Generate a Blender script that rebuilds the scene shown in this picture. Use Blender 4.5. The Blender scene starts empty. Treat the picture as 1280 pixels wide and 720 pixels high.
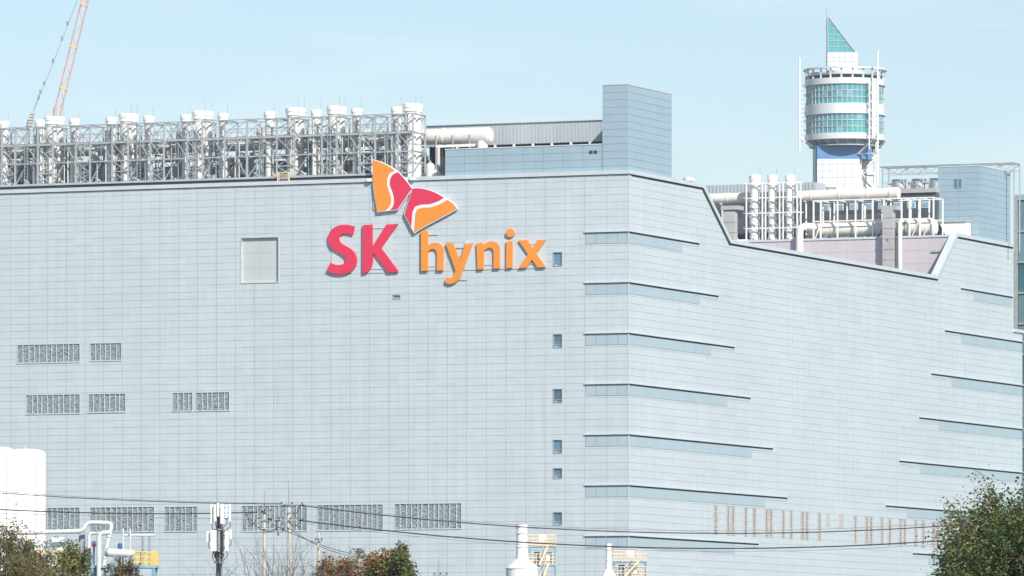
import bpy, math, random
from mathutils import Vector, Matrix
R = math.radians
random.seed(7)
sc = bpy.context.scene
col = sc.collection

# ------------------------------------------------------------------ camera, sky, sun, exposure
HAZE = 0.00008
F = 8650.0; HY = 880.0; CAMZ = 2.0
cam = bpy.data.cameras.new('camera'); camo = bpy.data.objects.new('camera', cam); col.objects.link(camo)
camo.location = (0, 0, CAMZ); camo.rotation_euler = (R(90), 0, 0)
cam.sensor_width = 36; cam.lens = 36*F/1280; cam.shift_y = (HY-360)/1280
cam.clip_start = 1; cam.clip_end = 20000
sc.camera = camo

SUN = Vector((0.36, -0.69, 0.60)).normalized()
w = bpy.data.worlds.new('World'); sc.world = w; w.use_nodes = True
wn = w.node_tree.nodes; wl = w.node_tree.links; wn.clear()
sky = wn.new('ShaderNodeTexSky'); sky.sky_type = 'NISHITA'; sky.sun_disc = False
sky.sun_elevation = math.asin(SUN.z); sky.sun_rotation = math.atan2(SUN.x, SUN.y)
sky.altitude = 50; sky.air_density = 1.0; sky.dust_density = 0.35; sky.ozone_density = 1.6
tc = wn.new('ShaderNodeTexCoord')
mp = wn.new('ShaderNodeMapping'); mp.inputs['Scale'].default_value = (7, 7, 42)
nz = wn.new('ShaderNodeTexNoise'); nz.inputs['Scale'].default_value = 1.6; nz.inputs['Detail'].default_value = 7; nz.inputs['Roughness'].default_value = .55
rp = wn.new('ShaderNodeValToRGB'); rp.color_ramp.elements[0].position = .49; rp.color_ramp.elements[1].position = .82
rp.color_ramp.elements[0].color = (0, 0, 0, 1); rp.color_ramp.elements[1].color = (.5, .5, .5, 1)
hs = wn.new('ShaderNodeMix'); hs.data_type = 'RGBA'; hs.blend_type = 'MULTIPLY'; hs.inputs[0].default_value = 1
hs.inputs[7].default_value = (.862, .862, .885, 1)
mixc = wn.new('ShaderNodeMix'); mixc.data_type = 'RGBA'; mixc.inputs[7].default_value = (7.2, 7.6, 7.8, 1)
bg = wn.new('ShaderNodeBackground'); bg.inputs[1].default_value = .10
wo = wn.new('ShaderNodeOutputWorld')
wl.new(tc.outputs['Generated'], mp.inputs[0]); wl.new(mp.outputs[0], nz.inputs['Vector']); wl.new(nz.outputs['Fac'], rp.inputs[0])
wl.new(sky.outputs[0], hs.inputs[6]); wl.new(hs.outputs[2], mixc.inputs[6]); wl.new(rp.outputs[0], mixc.inputs[0])
wl.new(mixc.outputs[2], bg.inputs[0]); wl.new(bg.outputs[0], wo.inputs[0])

sl = bpy.data.lights.new('sun', 'SUN'); sl.energy = 4.2; sl.angle = R(.5); sl.color = (1, .955, .88)
so = bpy.data.objects.new('sun', sl); col.objects.link(so); so.location = (0, 0, 300)
so.rotation_euler = SUN.to_track_quat('Z', 'Y').to_euler()
sc.view_settings.view_transform = 'Standard'; sc.view_settings.look = 'None'; sc.view_settings.gamma = 1
sc.view_settings.use_curve_mapping = False
sc.view_settings.exposure = 0.55

# ------------------------------------------------------------------ frame of the big building
U = Vector((-20740, 8650, 0)).normalized()          # along the front, to the left
V = Vector((U.y, -U.x, 0))                          # along the side, away
C0 = Vector(((786-640)/F*865, 865, 0))
UP = Vector((0, 0, 1))
def B(u, v, z): return C0 + U*u + V*v + UP*z
def uL(px, v=0.0):
    t = (px-640)/F; p = C0 + V*v
    return (p.x-t*p.y)/(t*U.y-U.x)
def vR(px, u=0.0):
    t = (px-640)/F; p = C0 + U*u
    return (t*p.y-p.x)/(V.x-t*V.y)
def zat(py, u, v): return CAMZ + (HY-py)/F*B(u, v, 0).y
def L2(px, py, v=0.0):
    u = uL(px, v); return u, zat(py, u, v)
def R2(px, py, u=0.0):
    v = vR(px, u); return v, zat(py, u, v)
def PX(px, py, Y): return Vector(((px-640)/F*Y, Y, CAMZ+(HY-py)/F*Y))

# ------------------------------------------------------------------ materials
def mat(name, c, rough=.6, metal=0.0, var=.06, scale=.4, bump=0.0, stretch=(1, 1, 1), spec=.4, transl=0.0, var2=0.0, scale2=8):
    m = bpy.data.materials.new(name); m.use_nodes = True
    n = m.node_tree.nodes; l = m.node_tree.links
    bs = n['Principled BSDF']; out = n['Material Output']
    bs.inputs['Roughness'].default_value = rough; bs.inputs['Metallic'].default_value = metal
    bs.inputs['Specular IOR Level'].default_value = spec
    g = n.new('ShaderNodeNewGeometry'); mpn = n.new('ShaderNodeMapping'); mpn.inputs['Scale'].default_value = stretch
    l.new(g.outputs['Position'], mpn.inputs[0])
    t = n.new('ShaderNodeTexNoise'); t.inputs['Scale'].default_value = scale; t.inputs['Detail'].default_value = 5
    l.new(mpn.outputs[0], t.inputs['Vector'])
    r = n.new('ShaderNodeValToRGB'); r.color_ramp.elements[0].position = .3; r.color_ramp.elements[1].position = .7
    r.color_ramp.elements[0].color = (*[max(0, x*(1-var)) for x in c], 1)
    r.color_ramp.elements[1].color = (*[min(1, x*(1+var)) for x in c], 1)
    l.new(t.outputs['Fac'], r.inputs[0])
    src = r.outputs[0]
    if var2:
        t2 = n.new('ShaderNodeTexNoise'); t2.inputs['Scale'].default_value = scale2; t2.inputs['Detail'].default_value = 3
        l.new(g.outputs['Position'], t2.inputs['Vector'])
        mr = n.new('ShaderNodeMapRange'); mr.inputs[1].default_value = .3; mr.inputs[2].default_value = .7
        mr.inputs[3].default_value = 1-var2; mr.inputs[4].default_value = 1+var2
        l.new(t2.outputs['Fac'], mr.inputs[0])
        mx = n.new('ShaderNodeMix'); mx.data_type = 'RGBA'; mx.blend_type = 'MULTIPLY'; mx.inputs[0].default_value = 1
        l.new(src, mx.inputs[6]); l.new(mr.outputs[0], mx.inputs[7]); src = mx.outputs[2]
    l.new(src, bs.inputs['Base Color'])
    if bump:
        b = n.new('ShaderNodeBump'); b.inputs['Strength'].default_value = bump; b.inputs['Distance'].default_value = .05
        l.new(t.outputs['Fac'], b.inputs['Height']); l.new(b.outputs[0], bs.inputs['Normal'])
    if transl:
        tr = n.new('ShaderNodeBsdfTranslucent'); l.new(src, tr.inputs[0])
        ms = n.new('ShaderNodeMixShader'); ms.inputs[0].default_value = transl
        l.new(bs.outputs[0], ms.inputs[1]); l.new(tr.outputs[0], ms.inputs[2]); l.new(ms.outputs[0], out.inputs[0])
    return m

def panel_mat(name, c, du, dz, var=.025, streak=.03):
    """painted sheet-metal cladding: each sheet a slightly different tone, faint vertical rain streaks"""
    m = bpy.data.materials.new(name); m.use_nodes = True
    n = m.node_tree.nodes; l = m.node_tree.links; bs = n['Principled BSDF']
    bs.inputs['Roughness'].default_value = .5; bs.inputs['Specular IOR Level'].default_value = .35
    g = n.new('ShaderNodeNewGeometry')
    du_ = n.new('ShaderNodeVectorMath'); du_.operation = 'DOT_PRODUCT'; du_.inputs[1].default_value = tuple(U/du)
    dv_ = n.new('ShaderNodeVectorMath'); dv_.operation = 'DOT_PRODUCT'; dv_.inputs[1].default_value = tuple(V/(2*du))
    dz_ = n.new('ShaderNodeVectorMath'); dz_.operation = 'DOT_PRODUCT'; dz_.inputs[1].default_value = (0, 0, 1/dz)
    fl = []
    for d in (du_, dv_, dz_):
        l.new(g.outputs['Position'], d.inputs[0])
        f = n.new('ShaderNodeMath'); f.operation = 'FLOOR'; l.new(d.outputs['Value'], f.inputs[0]); fl.append(f)
    cb = n.new('ShaderNodeCombineXYZ')
    for i in range(3): l.new(fl[i].outputs[0], cb.inputs[i])
    wnz = n.new('ShaderNodeTexWhiteNoise'); l.new(cb.outputs[0], wnz.inputs['Vector'])
    mr = n.new('ShaderNodeMapRange'); mr.inputs[3].default_value = 1-var; mr.inputs[4].default_value = 1+var
    l.new(wnz.outputs['Value'], mr.inputs[0])
    mpn = n.new('ShaderNodeMapping'); mpn.inputs['Scale'].default_value = (1.3, 1.3, .06); l.new(g.outputs['Position'], mpn.inputs[0])
    t = n.new('ShaderNodeTexNoise'); t.inputs['Scale'].default_value = 1.0; t.inputs['Detail'].default_value = 6
    l.new(mpn.outputs[0], t.inputs['Vector'])
    mr2 = n.new('ShaderNodeMapRange'); mr2.inputs[1].default_value = .3; mr2.inputs[2].default_value = .7
    mr2.inputs[3].default_value = 1-streak; mr2.inputs[4].default_value = 1+streak
    l.new(t.outputs['Fac'], mr2.inputs[0])
    big = n.new('ShaderNodeTexNoise'); big.inputs['Scale'].default_value = .045; big.inputs['Detail'].default_value = 3
    l.new(g.outputs['Position'], big.inputs['Vector'])
    mr3 = n.new('ShaderNodeMapRange'); mr3.inputs[1].default_value = .3; mr3.inputs[2].default_value = .7
    mr3.inputs[3].default_value = .975; mr3.inputs[4].default_value = 1.025; l.new(big.outputs['Fac'], mr3.inputs[0])
    mps = n.new('ShaderNodeMapping'); mps.inputs['Scale'].default_value = (3.2, 3.2, .09); l.new(g.outputs['Position'], mps.inputs[0])
    ts = n.new('ShaderNodeTexNoise'); ts.inputs['Scale'].default_value = 1.0; ts.inputs['Detail'].default_value = 4; l.new(mps.outputs[0], ts.inputs['Vector'])
    mr4 = n.new('ShaderNodeMapRange'); mr4.inputs[1].default_value = .60; mr4.inputs[2].default_value = .78
    mr4.inputs[3].default_value = 1.0; mr4.inputs[4].default_value = 1-streak*3.2; l.new(ts.outputs['Fac'], mr4.inputs[0])
    dm = n.new('ShaderNodeMath'); dm.operation = 'MULTIPLY'; l.new(mr3.outputs[0], dm.inputs[0]); l.new(mr4.outputs[0], dm.inputs[1]); mr3 = dm
    a = n.new('ShaderNodeMath'); a.operation = 'MULTIPLY'; l.new(mr.outputs[0], a.inputs[0]); l.new(mr2.outputs[0], a.inputs[1])
    b = n.new('ShaderNodeMath'); b.operation = 'MULTIPLY'; l.new(a.outputs[0], b.inputs[0]); l.new(mr3.outputs[0], b.inputs[1])
    mx = n.new('ShaderNodeMix'); mx.data_type = 'RGBA'; mx.blend_type = 'MULTIPLY'; mx.inputs[0].default_value = 1
    mx.inputs[6].default_value = (*c, 1); l.new(b.outputs[0], mx.inputs[7]); l.new(mx.outputs[2], bs.inputs['Base Color'])
    return m

M = {}
M['panel'] = panel_mat('wall_panel_paint', (.492, .558, .590), 2.68, .906)
M['blue_panel'] = panel_mat('blue_panel_paint', (.305, .41, .475), 2.68, .906, .02, .02)
M['band'] = mat('band_paint', (.37, .465, .515), .45, 0, .04, .3)
M['pink'] = panel_mat('warm_light_panel', (.52, .475, .495), 2.68, 1.8, .02, .03)  # pink tint is warm reflected light put into the wall colour
M['joint'] = mat('joint_dark', (.26, .285, .30), .8, 0, .1, .5)
M['dark'] = mat('painted_shade_black', (.028, .035, .045), .8, 0, .3, .5)  # near-black standing in for shade in gaps, recesses and openings
M['coping'] = mat('coping_metal', (.52, .57, .60), .45, 0, .05, .5)
M['corr'] = mat('grey_corrugated', (.40, .44, .47), .5, 0, .07, .6, 0, (1, 1, .1))
M['concrete'] = mat('roof_concrete', (.32, .32, .31), .85, 0, .12, .5)
M['white'] = mat('white_paint', (.78, .78, .75), .4, 0, .05, .7, 0, (1, 1, .15))
M['stackpaint'] = mat('stack_paint', (.68, .675, .65), .45, 0, .10, .5, 0, (1, 1, .15), var2=.05)
M['cream'] = mat('cream_lagging', (.70, .67, .61), .45, 0, .09, .6, 0, (1, 1, .2), var2=.04)
M['creamd'] = mat('weathered_lagging', (.62, .60, .56), .5, 0, .15, .5, 0, (1, 1, .2), var2=.06)
M['galv'] = mat('galvanised_steel', (.46, .49, .51), .45, .3, .12, 1.2)
M['galvd'] = mat('dull_galvanised_steel', (.30, .33, .36), .5, .3, .15, 1.0)
M['grating'] = mat('steel_grating', (.22, .24, .26), .7, .2, .2, 3)
M['machine'] = mat('machine_grey', (.30, .34, .37), .6, .1, .25, .7)
M['roomshade'] = mat('plant_room_painted_shade', (.075, .095, .12), .6, .1, .3, .7)  # wall colour darkened to stand in for an unlit interior
M['ductgrey'] = mat('duct_grey', (.42, .42, .41), .55, .1, .1, .6)
M['red'] = mat('sign_pink_red', (.67, .030, .085), .4, 0, .04, .5)
M['orange'] = mat('sign_orange', (.78, .265, .032), .4, 0, .04, .5)
M['signwhite'] = mat('sign_white', (.78, .80, .81), .4, 0, .03, .5)
M['frame'] = mat('window_frame', (.40, .45, .48), .5, .2, .05, 1)
M['glass'] = mat('window_glass', (.085, .175, .25), .08, 0, .35, .5, spec=1.0)
M['hatch'] = mat('hatch_sheet', (.47, .50, .50), .55, 0, .06, .3, 0, (1, 1, .2))
M['louvre'] = mat('louvre_slat', (.29, .35, .37), .55, .1, .35, 5)
M['louvre2'] = mat('louvre_slat_light', (.36, .42, .44), .55, .1, .3, 5)
M['mull'] = mat('louvre_mullion', (.50, .54, .55), .5, 0, .1, 1)
M['strip'] = mat('beige_strip', (.47, .46, .44), .6, 0, .25, 3)
M['teal'] = mat('teal_glass', (.06, .33, .35), .12, 0, .2, .12, spec=.9)
M['curtain'] = mat('grey_teal_curtain_glass', (.14, .25, .28), .15, 0, .2, .12, spec=.8)
M['tealdark'] = mat('dark_teal_glass', (.06, .17, .20), .12, 0, .3, .2, spec=.9)
M['towerwhite'] = mat('tower_white_tile', (.66, .69, .70), .5, 0, .05, .2)
M['towerblue'] = mat('tower_blue_tile', (.10, .25, .48), .45, 0, .12, .2)
M['towerdark'] = mat('tower_steel_grey', (.22, .27, .33), .5, .2, .15, .3)
M['cranered'] = mat('crane_red', (.60, .30, .22), .5, 0, .15, .5)
M['craneyel'] = mat('crane_yellow', (.85, .50, .10), .5, 0, .1, .5)
M['steel'] = mat('cable_steel', (.25, .26, .28), .5, .4, .1, 1)
M['rod'] = mat('rod_steel', (.42, .44, .46), .5, .4, .1, 1)
M['poleconc'] = mat('pole_concrete', (.46, .43, .38), .85, 0, .12, 1.5, .2, (1, 1, .3))
M['wire'] = mat('wire_black', (.035, .035, .04), .6, 0, .1, 1)
M['insul'] = mat('insulator', (.05, .05, .06), .35, 0, .1, 2)
M['antenna'] = mat('antenna_plastic', (.66, .68, .68), .45, 0, .06, 2)
M['tank'] = mat('tank_white', (.82, .82, .82), .35, 0, .03, .4, 0, (1, 1, .1))
M['yellow'] = mat('safety_yellow', (.80, .55, .07), .5, 0, .1, 2)
M['orangerail'] = mat('faded_orange_paint', (.74, .58, .40), .5, 0, .12, 2)
M['bluesteel'] = mat('blue_steel', (.20, .36, .46), .5, 0, .15, 1)
M['bluepaint'] = mat('valve_blue', (.04, .10, .24), .5, 0, .15, 2)
M['pipegrey'] = mat('pale_pipe', (.62, .64, .63), .4, .1, .08, 1.5)
M['bark'] = mat('bark', (.13, .10, .075), .9, 0, .3, 4, .3)
M['twig'] = mat('twig_bark', (.13, .11, .095), .9, 0, .3, 3)
for nm, c in (('leaf_dark', (.04, .072, .022)), ('leaf_green', (.078, .125, .033)), ('leaf_light', (.17, .20, .065)),
              ('leaf_yellow', (.30, .25, .08)), ('leaf_brown', (.22, .14, .075)), ('leaf_rust', (.30, .125, .05)),
              ('leaf_orange', (.42, .20, .05)), ('leaf_wine', (.10, .055, .035))):
    M[nm] = mat(nm, c, .5, 0, .25, 1.2, transl=.3, spec=.3)
M['ground'] = mat('ground_earth', (.13, .125, .10), .95, 0, .3, .05, .3, var2=.15, scale2=2)
M['road'] = mat('asphalt', (.05, .05, .052), .9, 0, .15, .3, .2)

# ------------------------------------------------------------------ mesh helpers
WL = {}
def wloc(o): return WL[o.name] if o is not None else Vector((0, 0, 0))
def props(o, label=None, cat=None, group=None, kind=None):
    if label: o['label'] = label
    if cat: o['category'] = cat
    if group: o['group'] = group
    if kind: o['kind'] = kind
    return o
def thing(name, loc, label, cat, group=None):
    o = bpy.data.objects.new(name, None); col.objects.link(o); o.empty_display_size = .5
    o.location = loc; WL[o.name] = Vector(loc)
    return props(o, label, cat, group)
def place(name, me, parent, origin):
    o = bpy.data.objects.new(name, me); col.objects.link(o)
    if parent is not None: o.parent = parent
    o.location = Vector(origin)-wloc(parent); WL[o.name] = Vector(origin)
    return o

def basis(d):
    d = d.normalized(); a = Vector((0, 0, 1)) if abs(d.z) < .95 else Vector((1, 0, 0))
    s = d.cross(a).normalized(); t = s.cross(d)
    return d, s, t

class MB:
    def __init__(s): s.v = []; s.f = []; s.m = []; s.sm = []
    def add(s, vs, fs, mi=0, smooth=False):
        k = len(s.v); s.v += [tuple(p) for p in vs]
        for f in fs: s.f.append([i+k for i in f]); s.m.append(mi); s.sm.append(smooth)
    def hexa(s, p, mi=0):      # p: 8 corners, lower ring ccw then upper ring
        s.add(p, [(3, 2, 1, 0), (4, 5, 6, 7), (0, 1, 5, 4), (1, 2, 6, 5), (2, 3, 7, 6), (3, 0, 4, 7)], mi)
    def bbox(s, u0, u1, v0, v1, z0, z1, mi=0):      # box in the building's frame
        p = [B(u, v, z) for z in (z0, z1) for (u, v) in ((u1, v0), (u0, v0), (u0, v1), (u1, v1))]
        s.hexa(p, mi)
    def wbox(s, x0, x1, y0, y1, z0, z1, mi=0):
        s.hexa([Vector((x, y, z)) for z in (z0, z1) for (x, y) in ((x0, y0), (x1, y0), (x1, y1), (x0, y1))], mi)
    def beam(s, a, b, w, h=None, mi=0):
        a = Vector(a); b = Vector(b); h = h or w
        d, x, y = basis(b-a)
        q = [(-w/2, -h/2), (w/2, -h/2), (w/2, h/2), (-w/2, h/2)]
        s.hexa([a+x*i+y*j for i, j in q]+[b+x*i+y*j for i, j in q], mi)
    def cyl(s, a, b, r0, r1=None, n=14, mi=0, caps=True):
        a = Vector(a); b = Vector(b); r1 = r0 if r1 is None else r1
        d, x, y = basis(b-a)
        vs = []
        for c, r in ((a, r0), (b, r1)):
            for i in range(n):
                t = 2*math.pi*i/n; vs.append(c+x*math.cos(t)*r+y*math.sin(t)*r)
        s.add(vs, [(i, (i+1) % n, n+(i+1) % n, n+i) for i in range(n)], mi, True)
        if caps: s.add(vs, [tuple(range(n-1, -1, -1)), tuple(range(n, 2*n))], mi)
    def tube(s, pts, r, n=8, mi=0):
        pts = [Vector(p) for p in pts]; rs = r if isinstance(r, (list, tuple)) else [r]*len(pts)
        vs = []; x = None
        for i, p in enumerate(pts):
            d = (pts[min(i+1, len(pts)-1)]-pts[max(i-1, 0)]).normalized()
            if x is None: _, x, y = basis(d)
            x = (x-d*x.dot(d)).normalized(); y = d.cross(x)
            for k in range(n):
                t = 2*math.pi*k/n; vs.append(p+x*math.cos(t)*rs[i]+y*math.sin(t)*rs[i])
        fs = []
        for i in range(len(pts)-1):
            for k in range(n): fs.append((i*n+k, i*n+(k+1) % n, (i+1)*n+(k+1) % n, (i+1)*n+k))
        s.add(vs, fs, mi, True)
        s.add(vs, [tuple(range(n-1, -1, -1)), tuple(range((len(pts)-1)*n, len(pts)*n))], mi)
    def lathe(s, c, prof, n=24, mi=0, smooth=True, caps=True):   # prof: (r, z) upward around vertical axis at c
        c = Vector(c); vs = []
        for r, z in prof:
            for k in range(n):
                t = 2*math.pi*k/n; vs.append(c+Vector((math.cos(t)*r, math.sin(t)*r, z)))
        run = [0]                                     # runs of the profile between sharp corners share smooth normals
        for i in range(1, len(prof)):
            run.append(i)
            if i < len(prof)-1:
                a0 = math.atan2(prof[i][1]-prof[i-1][1], prof[i][0]-prof[i-1][0]); a1 = math.atan2(prof[i+1][1]-prof[i][1], prof[i+1][0]-prof[i][0])
                if abs((a1-a0+math.pi) % (2*math.pi)-math.pi) < R(32): continue
            sub = [v for j in run for v in vs[j*n:(j+1)*n]]
            s.add(sub, [(j*n+k, j*n+(k+1) % n, (j+1)*n+(k+1) % n, (j+1)*n+k) for j in range(len(run)-1) for k in range(n)], mi, smooth)
            run = [i]
        if caps: s.add(vs[:n], [tuple(range(n-1, -1, -1))], mi); s.add(vs[-n:], [tuple(range(n))], mi)
    def prism(s, front, back, mi=0, mside=None):
        n = len(front)
        s.add(list(front), [tuple(range(n))], mi)
        s.add(list(front)+list(back), [tuple(range(2*n-1, n-1, -1))]+[(i, n+i, n+(i+1) % n, (i+1) % n) for i in range(n)], mi if mside is None else mside)
    def build(s, name, mats, parent=None, origin=None):
        if not isinstance(mats, (list, tuple)): mats = [mats]
        xs = [p[0] for p in s.v]; ys = [p[1] for p in s.v]; zs = [p[2] for p in s.v]
        o = Vector(origin) if origin is not None else Vector(((min(xs)+max(xs))/2, (min(ys)+max(ys))/2, min(zs)))
        me = bpy.data.meshes.new(name)
        me.from_pydata([(p[0]-o.x, p[1]-o.y, p[2]-o.z) for p in s.v], [], s.f)
        for m in mats: me.materials.append(M[m])
        me.polygons.foreach_set('material_index', s.m); me.polygons.foreach_set('use_smooth', s.sm)
        me.update()
        return place(name, me, parent, o)

_unit = {}
def unit(kind, m):
    k = (kind, m)
    if k not in _unit:
        b = MB()
        if kind == 'beam': b.beam((0, 0, -.5), (0, 0, .5), 1)
        else: b.cyl((0, 0, -.5), (0, 0, .5), 1, n=10 if kind == 'rod' else 18)
        me = bpy.data.meshes.new(kind); me.from_pydata(b.v, [], b.f); me.materials.append(M[m])
        me.polygons.foreach_set('use_smooth', b.sm); me.update(); _unit[k] = me
    return _unit[k]
def bar(name, m, parent, a, b, w, h=None, kind='beam'):
    """one straight member as an object of its own, sharing mesh data with its likes"""
    a = Vector(a); b = Vector(b); d = b-a
    o = place(name, unit(kind, m), parent, (a+b)/2)
    o.rotation_mode = 'QUATERNION'
    if abs(d.normalized().z) < .98:
        z = d.normalized(); x = z.cross(UP).normalized(); y = z.cross(x)
        o.rotation_quaternion = Matrix((x, y, z)).transposed().to_quaternion()
    else:
        z = d.normalized(); x = (U-z*U.dot(z)).normalized(); y = z.cross(x)
        o.rotation_quaternion = Matrix((x, y, z)).transposed().to_quaternion()
    o.scale = (w, h or w, d.length)
    return o

def clip(poly, a, b, keep_left):
    out = []; n = len(poly)
    def side(p):
        s = (b[0]-a[0])*(p[1]-a[1])-(b[1]-a[1])*(p[0]-a[0]); return s if keep_left else -s
    for i in range(n):
        p = poly[i]; q = poly[(i+1) % n]; sp = side(p); sq = side(q)
        if sp >= 0: out.append(p)
        if (sp > 0 and sq < 0) or (sp < 0 and sq > 0):
            t = sp/(sp-sq); out.append((p[0]+(q[0]-p[0])*t, p[1]+(q[1]-p[1])*t))
    return out
def area(p): return abs(sum(p[i][0]*p[(i+1) % len(p)][1]-p[(i+1) % len(p)][0]*p[i][1] for i in range(len(p))))/2 if len(p) > 2 else 0
def subtract(polys, cv):
    res = []
    x0 = min(p[0] for p in cv); x1 = max(p[0] for p in cv); y0 = min(p[1] for p in cv); y1 = max(p[1] for p in cv)
    for P in polys:
        if max(p[0] for p in P) <= x0 or min(p[0] for p in P) >= x1 or max(p[1] for p in P) <= y0 or min(p[1] for p in P) >= y1:
            res.append(P); continue
        ins = P
        for i in range(len(cv)):
            a = cv[i]; b = cv[(i+1) % len(cv)]
            o = clip(ins, a, b, False)
            if area(o) > .004: res.append(o)
            ins = clip(ins, a, b, True)
            if area(ins) < 1e-5: break
    return res
def rect(a0, a1, b0, b1): return [(a0, b0), (a1, b0), (a1, b1), (a0, b1)]

# ------------------------------------------------------------------ ground
b = MB(); b.wbox(-4000, 4000, -300, 6500, -1, 0); props(b.build('ground', 'ground'), kind='structure')
b = MB(); b.hexa([Vector(p) for p in ((-300, 560, .004), (300, 560, .004), (300, 572, .004), (-300, 572, .004), (-300, 560, .05), (300, 560, .05), (300, 572, .05), (-300, 572, .05))])
props(b.build('road', 'road'), kind='structure')

# ------------------------------------------------------------------ the factory
UEND = 118.0
ZT = zat(216, 0, 0)                       # parapet
ZN = R2(1040, 325)[1]                     # notch floor
vA = vR(878); vB = vR(912); vC = vR(1171); vD = vR(1196); vE = vR(1266); vF = vR(1278)
ZL = R2(1266, 412)[1]
PITCH = 2.68; ROW = .906
Z1 = zat(288, 0, 0)                       # top of first band
BZ = [Z1-6.342*k for k in range(8)]
fac = thing('factory_building', B(0, 0, 0), 'huge pale grey metal panelled factory block with notched side wall', 'building')

# solid core behind the cladding
b = MB()
b.bbox(.5, UEND, .5, vA-2, 0, ZT-.9)
b.bbox(.5, UEND, vA-2, vD+.6, 0, ZN-1.2)
b.bbox(.5, UEND, vD+.6, vE, 0, ZT-.9)
b.bbox(.5, UEND, vE, vF, 0, ZL-.4)
b.build('wall_core', 'joint', fac)
# parapet uprights (screen walls behind the cladding)
b = MB()
b.bbox(.07, UEND, .075, .5, ZT-.9, ZT-.05)
prof = [(.502, ZN-1.3), (vE, ZN-1.3), (vE, ZT-.05), (vD, ZT-.05), (vC, ZN-.05), (vB, ZN-.05), (vA, ZT-.05), (.502, ZT-.05)]
b.prism([B(.08, v, z) for v, z in prof], [B(.6, v, z) for v, z in prof])
b.build('parapet_wall', 'coping', fac)

# openings on the front (u, z) and side (v, z)
BANKS = [(21, 100, 430, 453.5), (112.5, 152, 428.5, 451), (32.5, 100, 493, 517.5), (110, 157, 492, 515.5), (215.5, 241, 490.5, 514), (244.5, 287, 490, 513.5),
         (18, 100, 634.5, 666), (112, 193, 633.5, 665), (205.5, 246.5, 633, 664.5), (302, 384, 631.5, 664), (396, 479, 630.5, 663), (493, 577, 629, 661.5)]
bankr = []
for x0, x1, y0, y1 in BANKS:
    u1, z1 = L2(x0, (y0), 0); u0, _ = L2(x1, y0, 0); zb = zat(y1, (u0+u1)/2, 0); zt = zat(y0, (u0+u1)/2, 0)
    bankr.append((u0, u1, zb, zt))
WINS = [(691, 703, 315, 333), (691, 703, 417.5, 435), (691, 703, 486, 503.5), (691, 703, 549.5, 567), (691, 703, 585, 598.5), (691, 703, 640, 656.5)]
winr = [(uL(x1), uL(x0), zat(y1, uL(x0), 0), zat(y0, uL(x0), 0)) for x0, x1, y0, y1 in WINS]
hatr = (uL(349), uL(301), zat(354, uL(325), 0), zat(296, uL(325), 0))
venr = (uL(501), uL(491), zat(374, uL(496), 0), zat(368, uL(496), 0))
U731 = uL(731)
front_open = [rect(*r) for r in bankr+winr+[hatr, venr]]
BH = 1.62; BS = .66
side_open = []
NEAR = [(853, 874), (875, 898), (889, 918), (909, 938), (940, 966), (957, 984), (919, 948)]
FARB = [(1201, 1217), (1181, 1201), (1164, 1189), (1149, 1173), (1124, 1150), (1107, 1133), (1141, 1160)]
bands = []
for k in range(7):
    z = BZ[k]; vf, ve = vR(NEAR[k][0]), vR(NEAR[k][1]); s0, s1 = vR(FARB[k][0]), vR(FARB[k][1])
    vend = vE if z > ZL else vF
    bands.append((z, vf, ve, s0, s1, vend))
    front_open.append(rect(-.1, U731, z-BH, z))
    side_open += [rect(-.1, vf, z-BH, z), rect(vf, ve, z-BS, z), rect(s0, s1, z-BS, z), rect(s1, vend+.1, z-BH, z)]
STRIPS = [(97, 115), (145, 180), (212, 229), (244, 262), (292, 325), (356, 372), (386, 402), (428, 462), (493, 509), (527, 540), (575, 592), (631, 645), (673, 706), (732, 747), (760, 777), (802, 834), (860, 876), (888, 904), (928, 960), (985, 1001), (1015, 1030)]
stripr = []
zs0 = R2(892, 668)[1]; zs1 = R2(892, 632)[1]
for i, (x0, x1) in enumerate(STRIPS):
    v0 = vR(860+x0*420/1280); v1 = vR(860+x1*420/1280)
    stripr.append((v0, v1, (zs0 if i not in (9, 10) else zs1-1.75), zs1))
side_open += [rect(*r) for r in stripr]
side_open.append([(vB, ZN), (vC, ZN), (vD+.02, ZT+.1), (vA-.02, ZT+.1)])
side_open.append(rect(vE, vF+9, ZL, ZT+1))

# backing sheet behind the cladding, open where the wall is
sb = MB()
subs = [rect(.0, UEND, 0, ZT-.1)]
for o in front_open: subs = subtract(subs, o)
for p in subs: sb.prism([B(s_, .062, z) for s_, z in reversed(p)], [B(s_, .074, z) for s_, z in reversed(p)])
sb.build('backing_sheet', 'joint', fac)
sb = MB()
subs = [rect(.08, vF, 0, ZT-.1)]
for o in side_open[-2:]+[rect(*r) for r in stripr]: subs = subtract(subs, o)
for p in subs: sb.prism([B(.062, s_, z) for s_, z in p], [B(.074, s_, z) for s_, z in p])
sb.build('backing_sheet', 'joint', fac)

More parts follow.
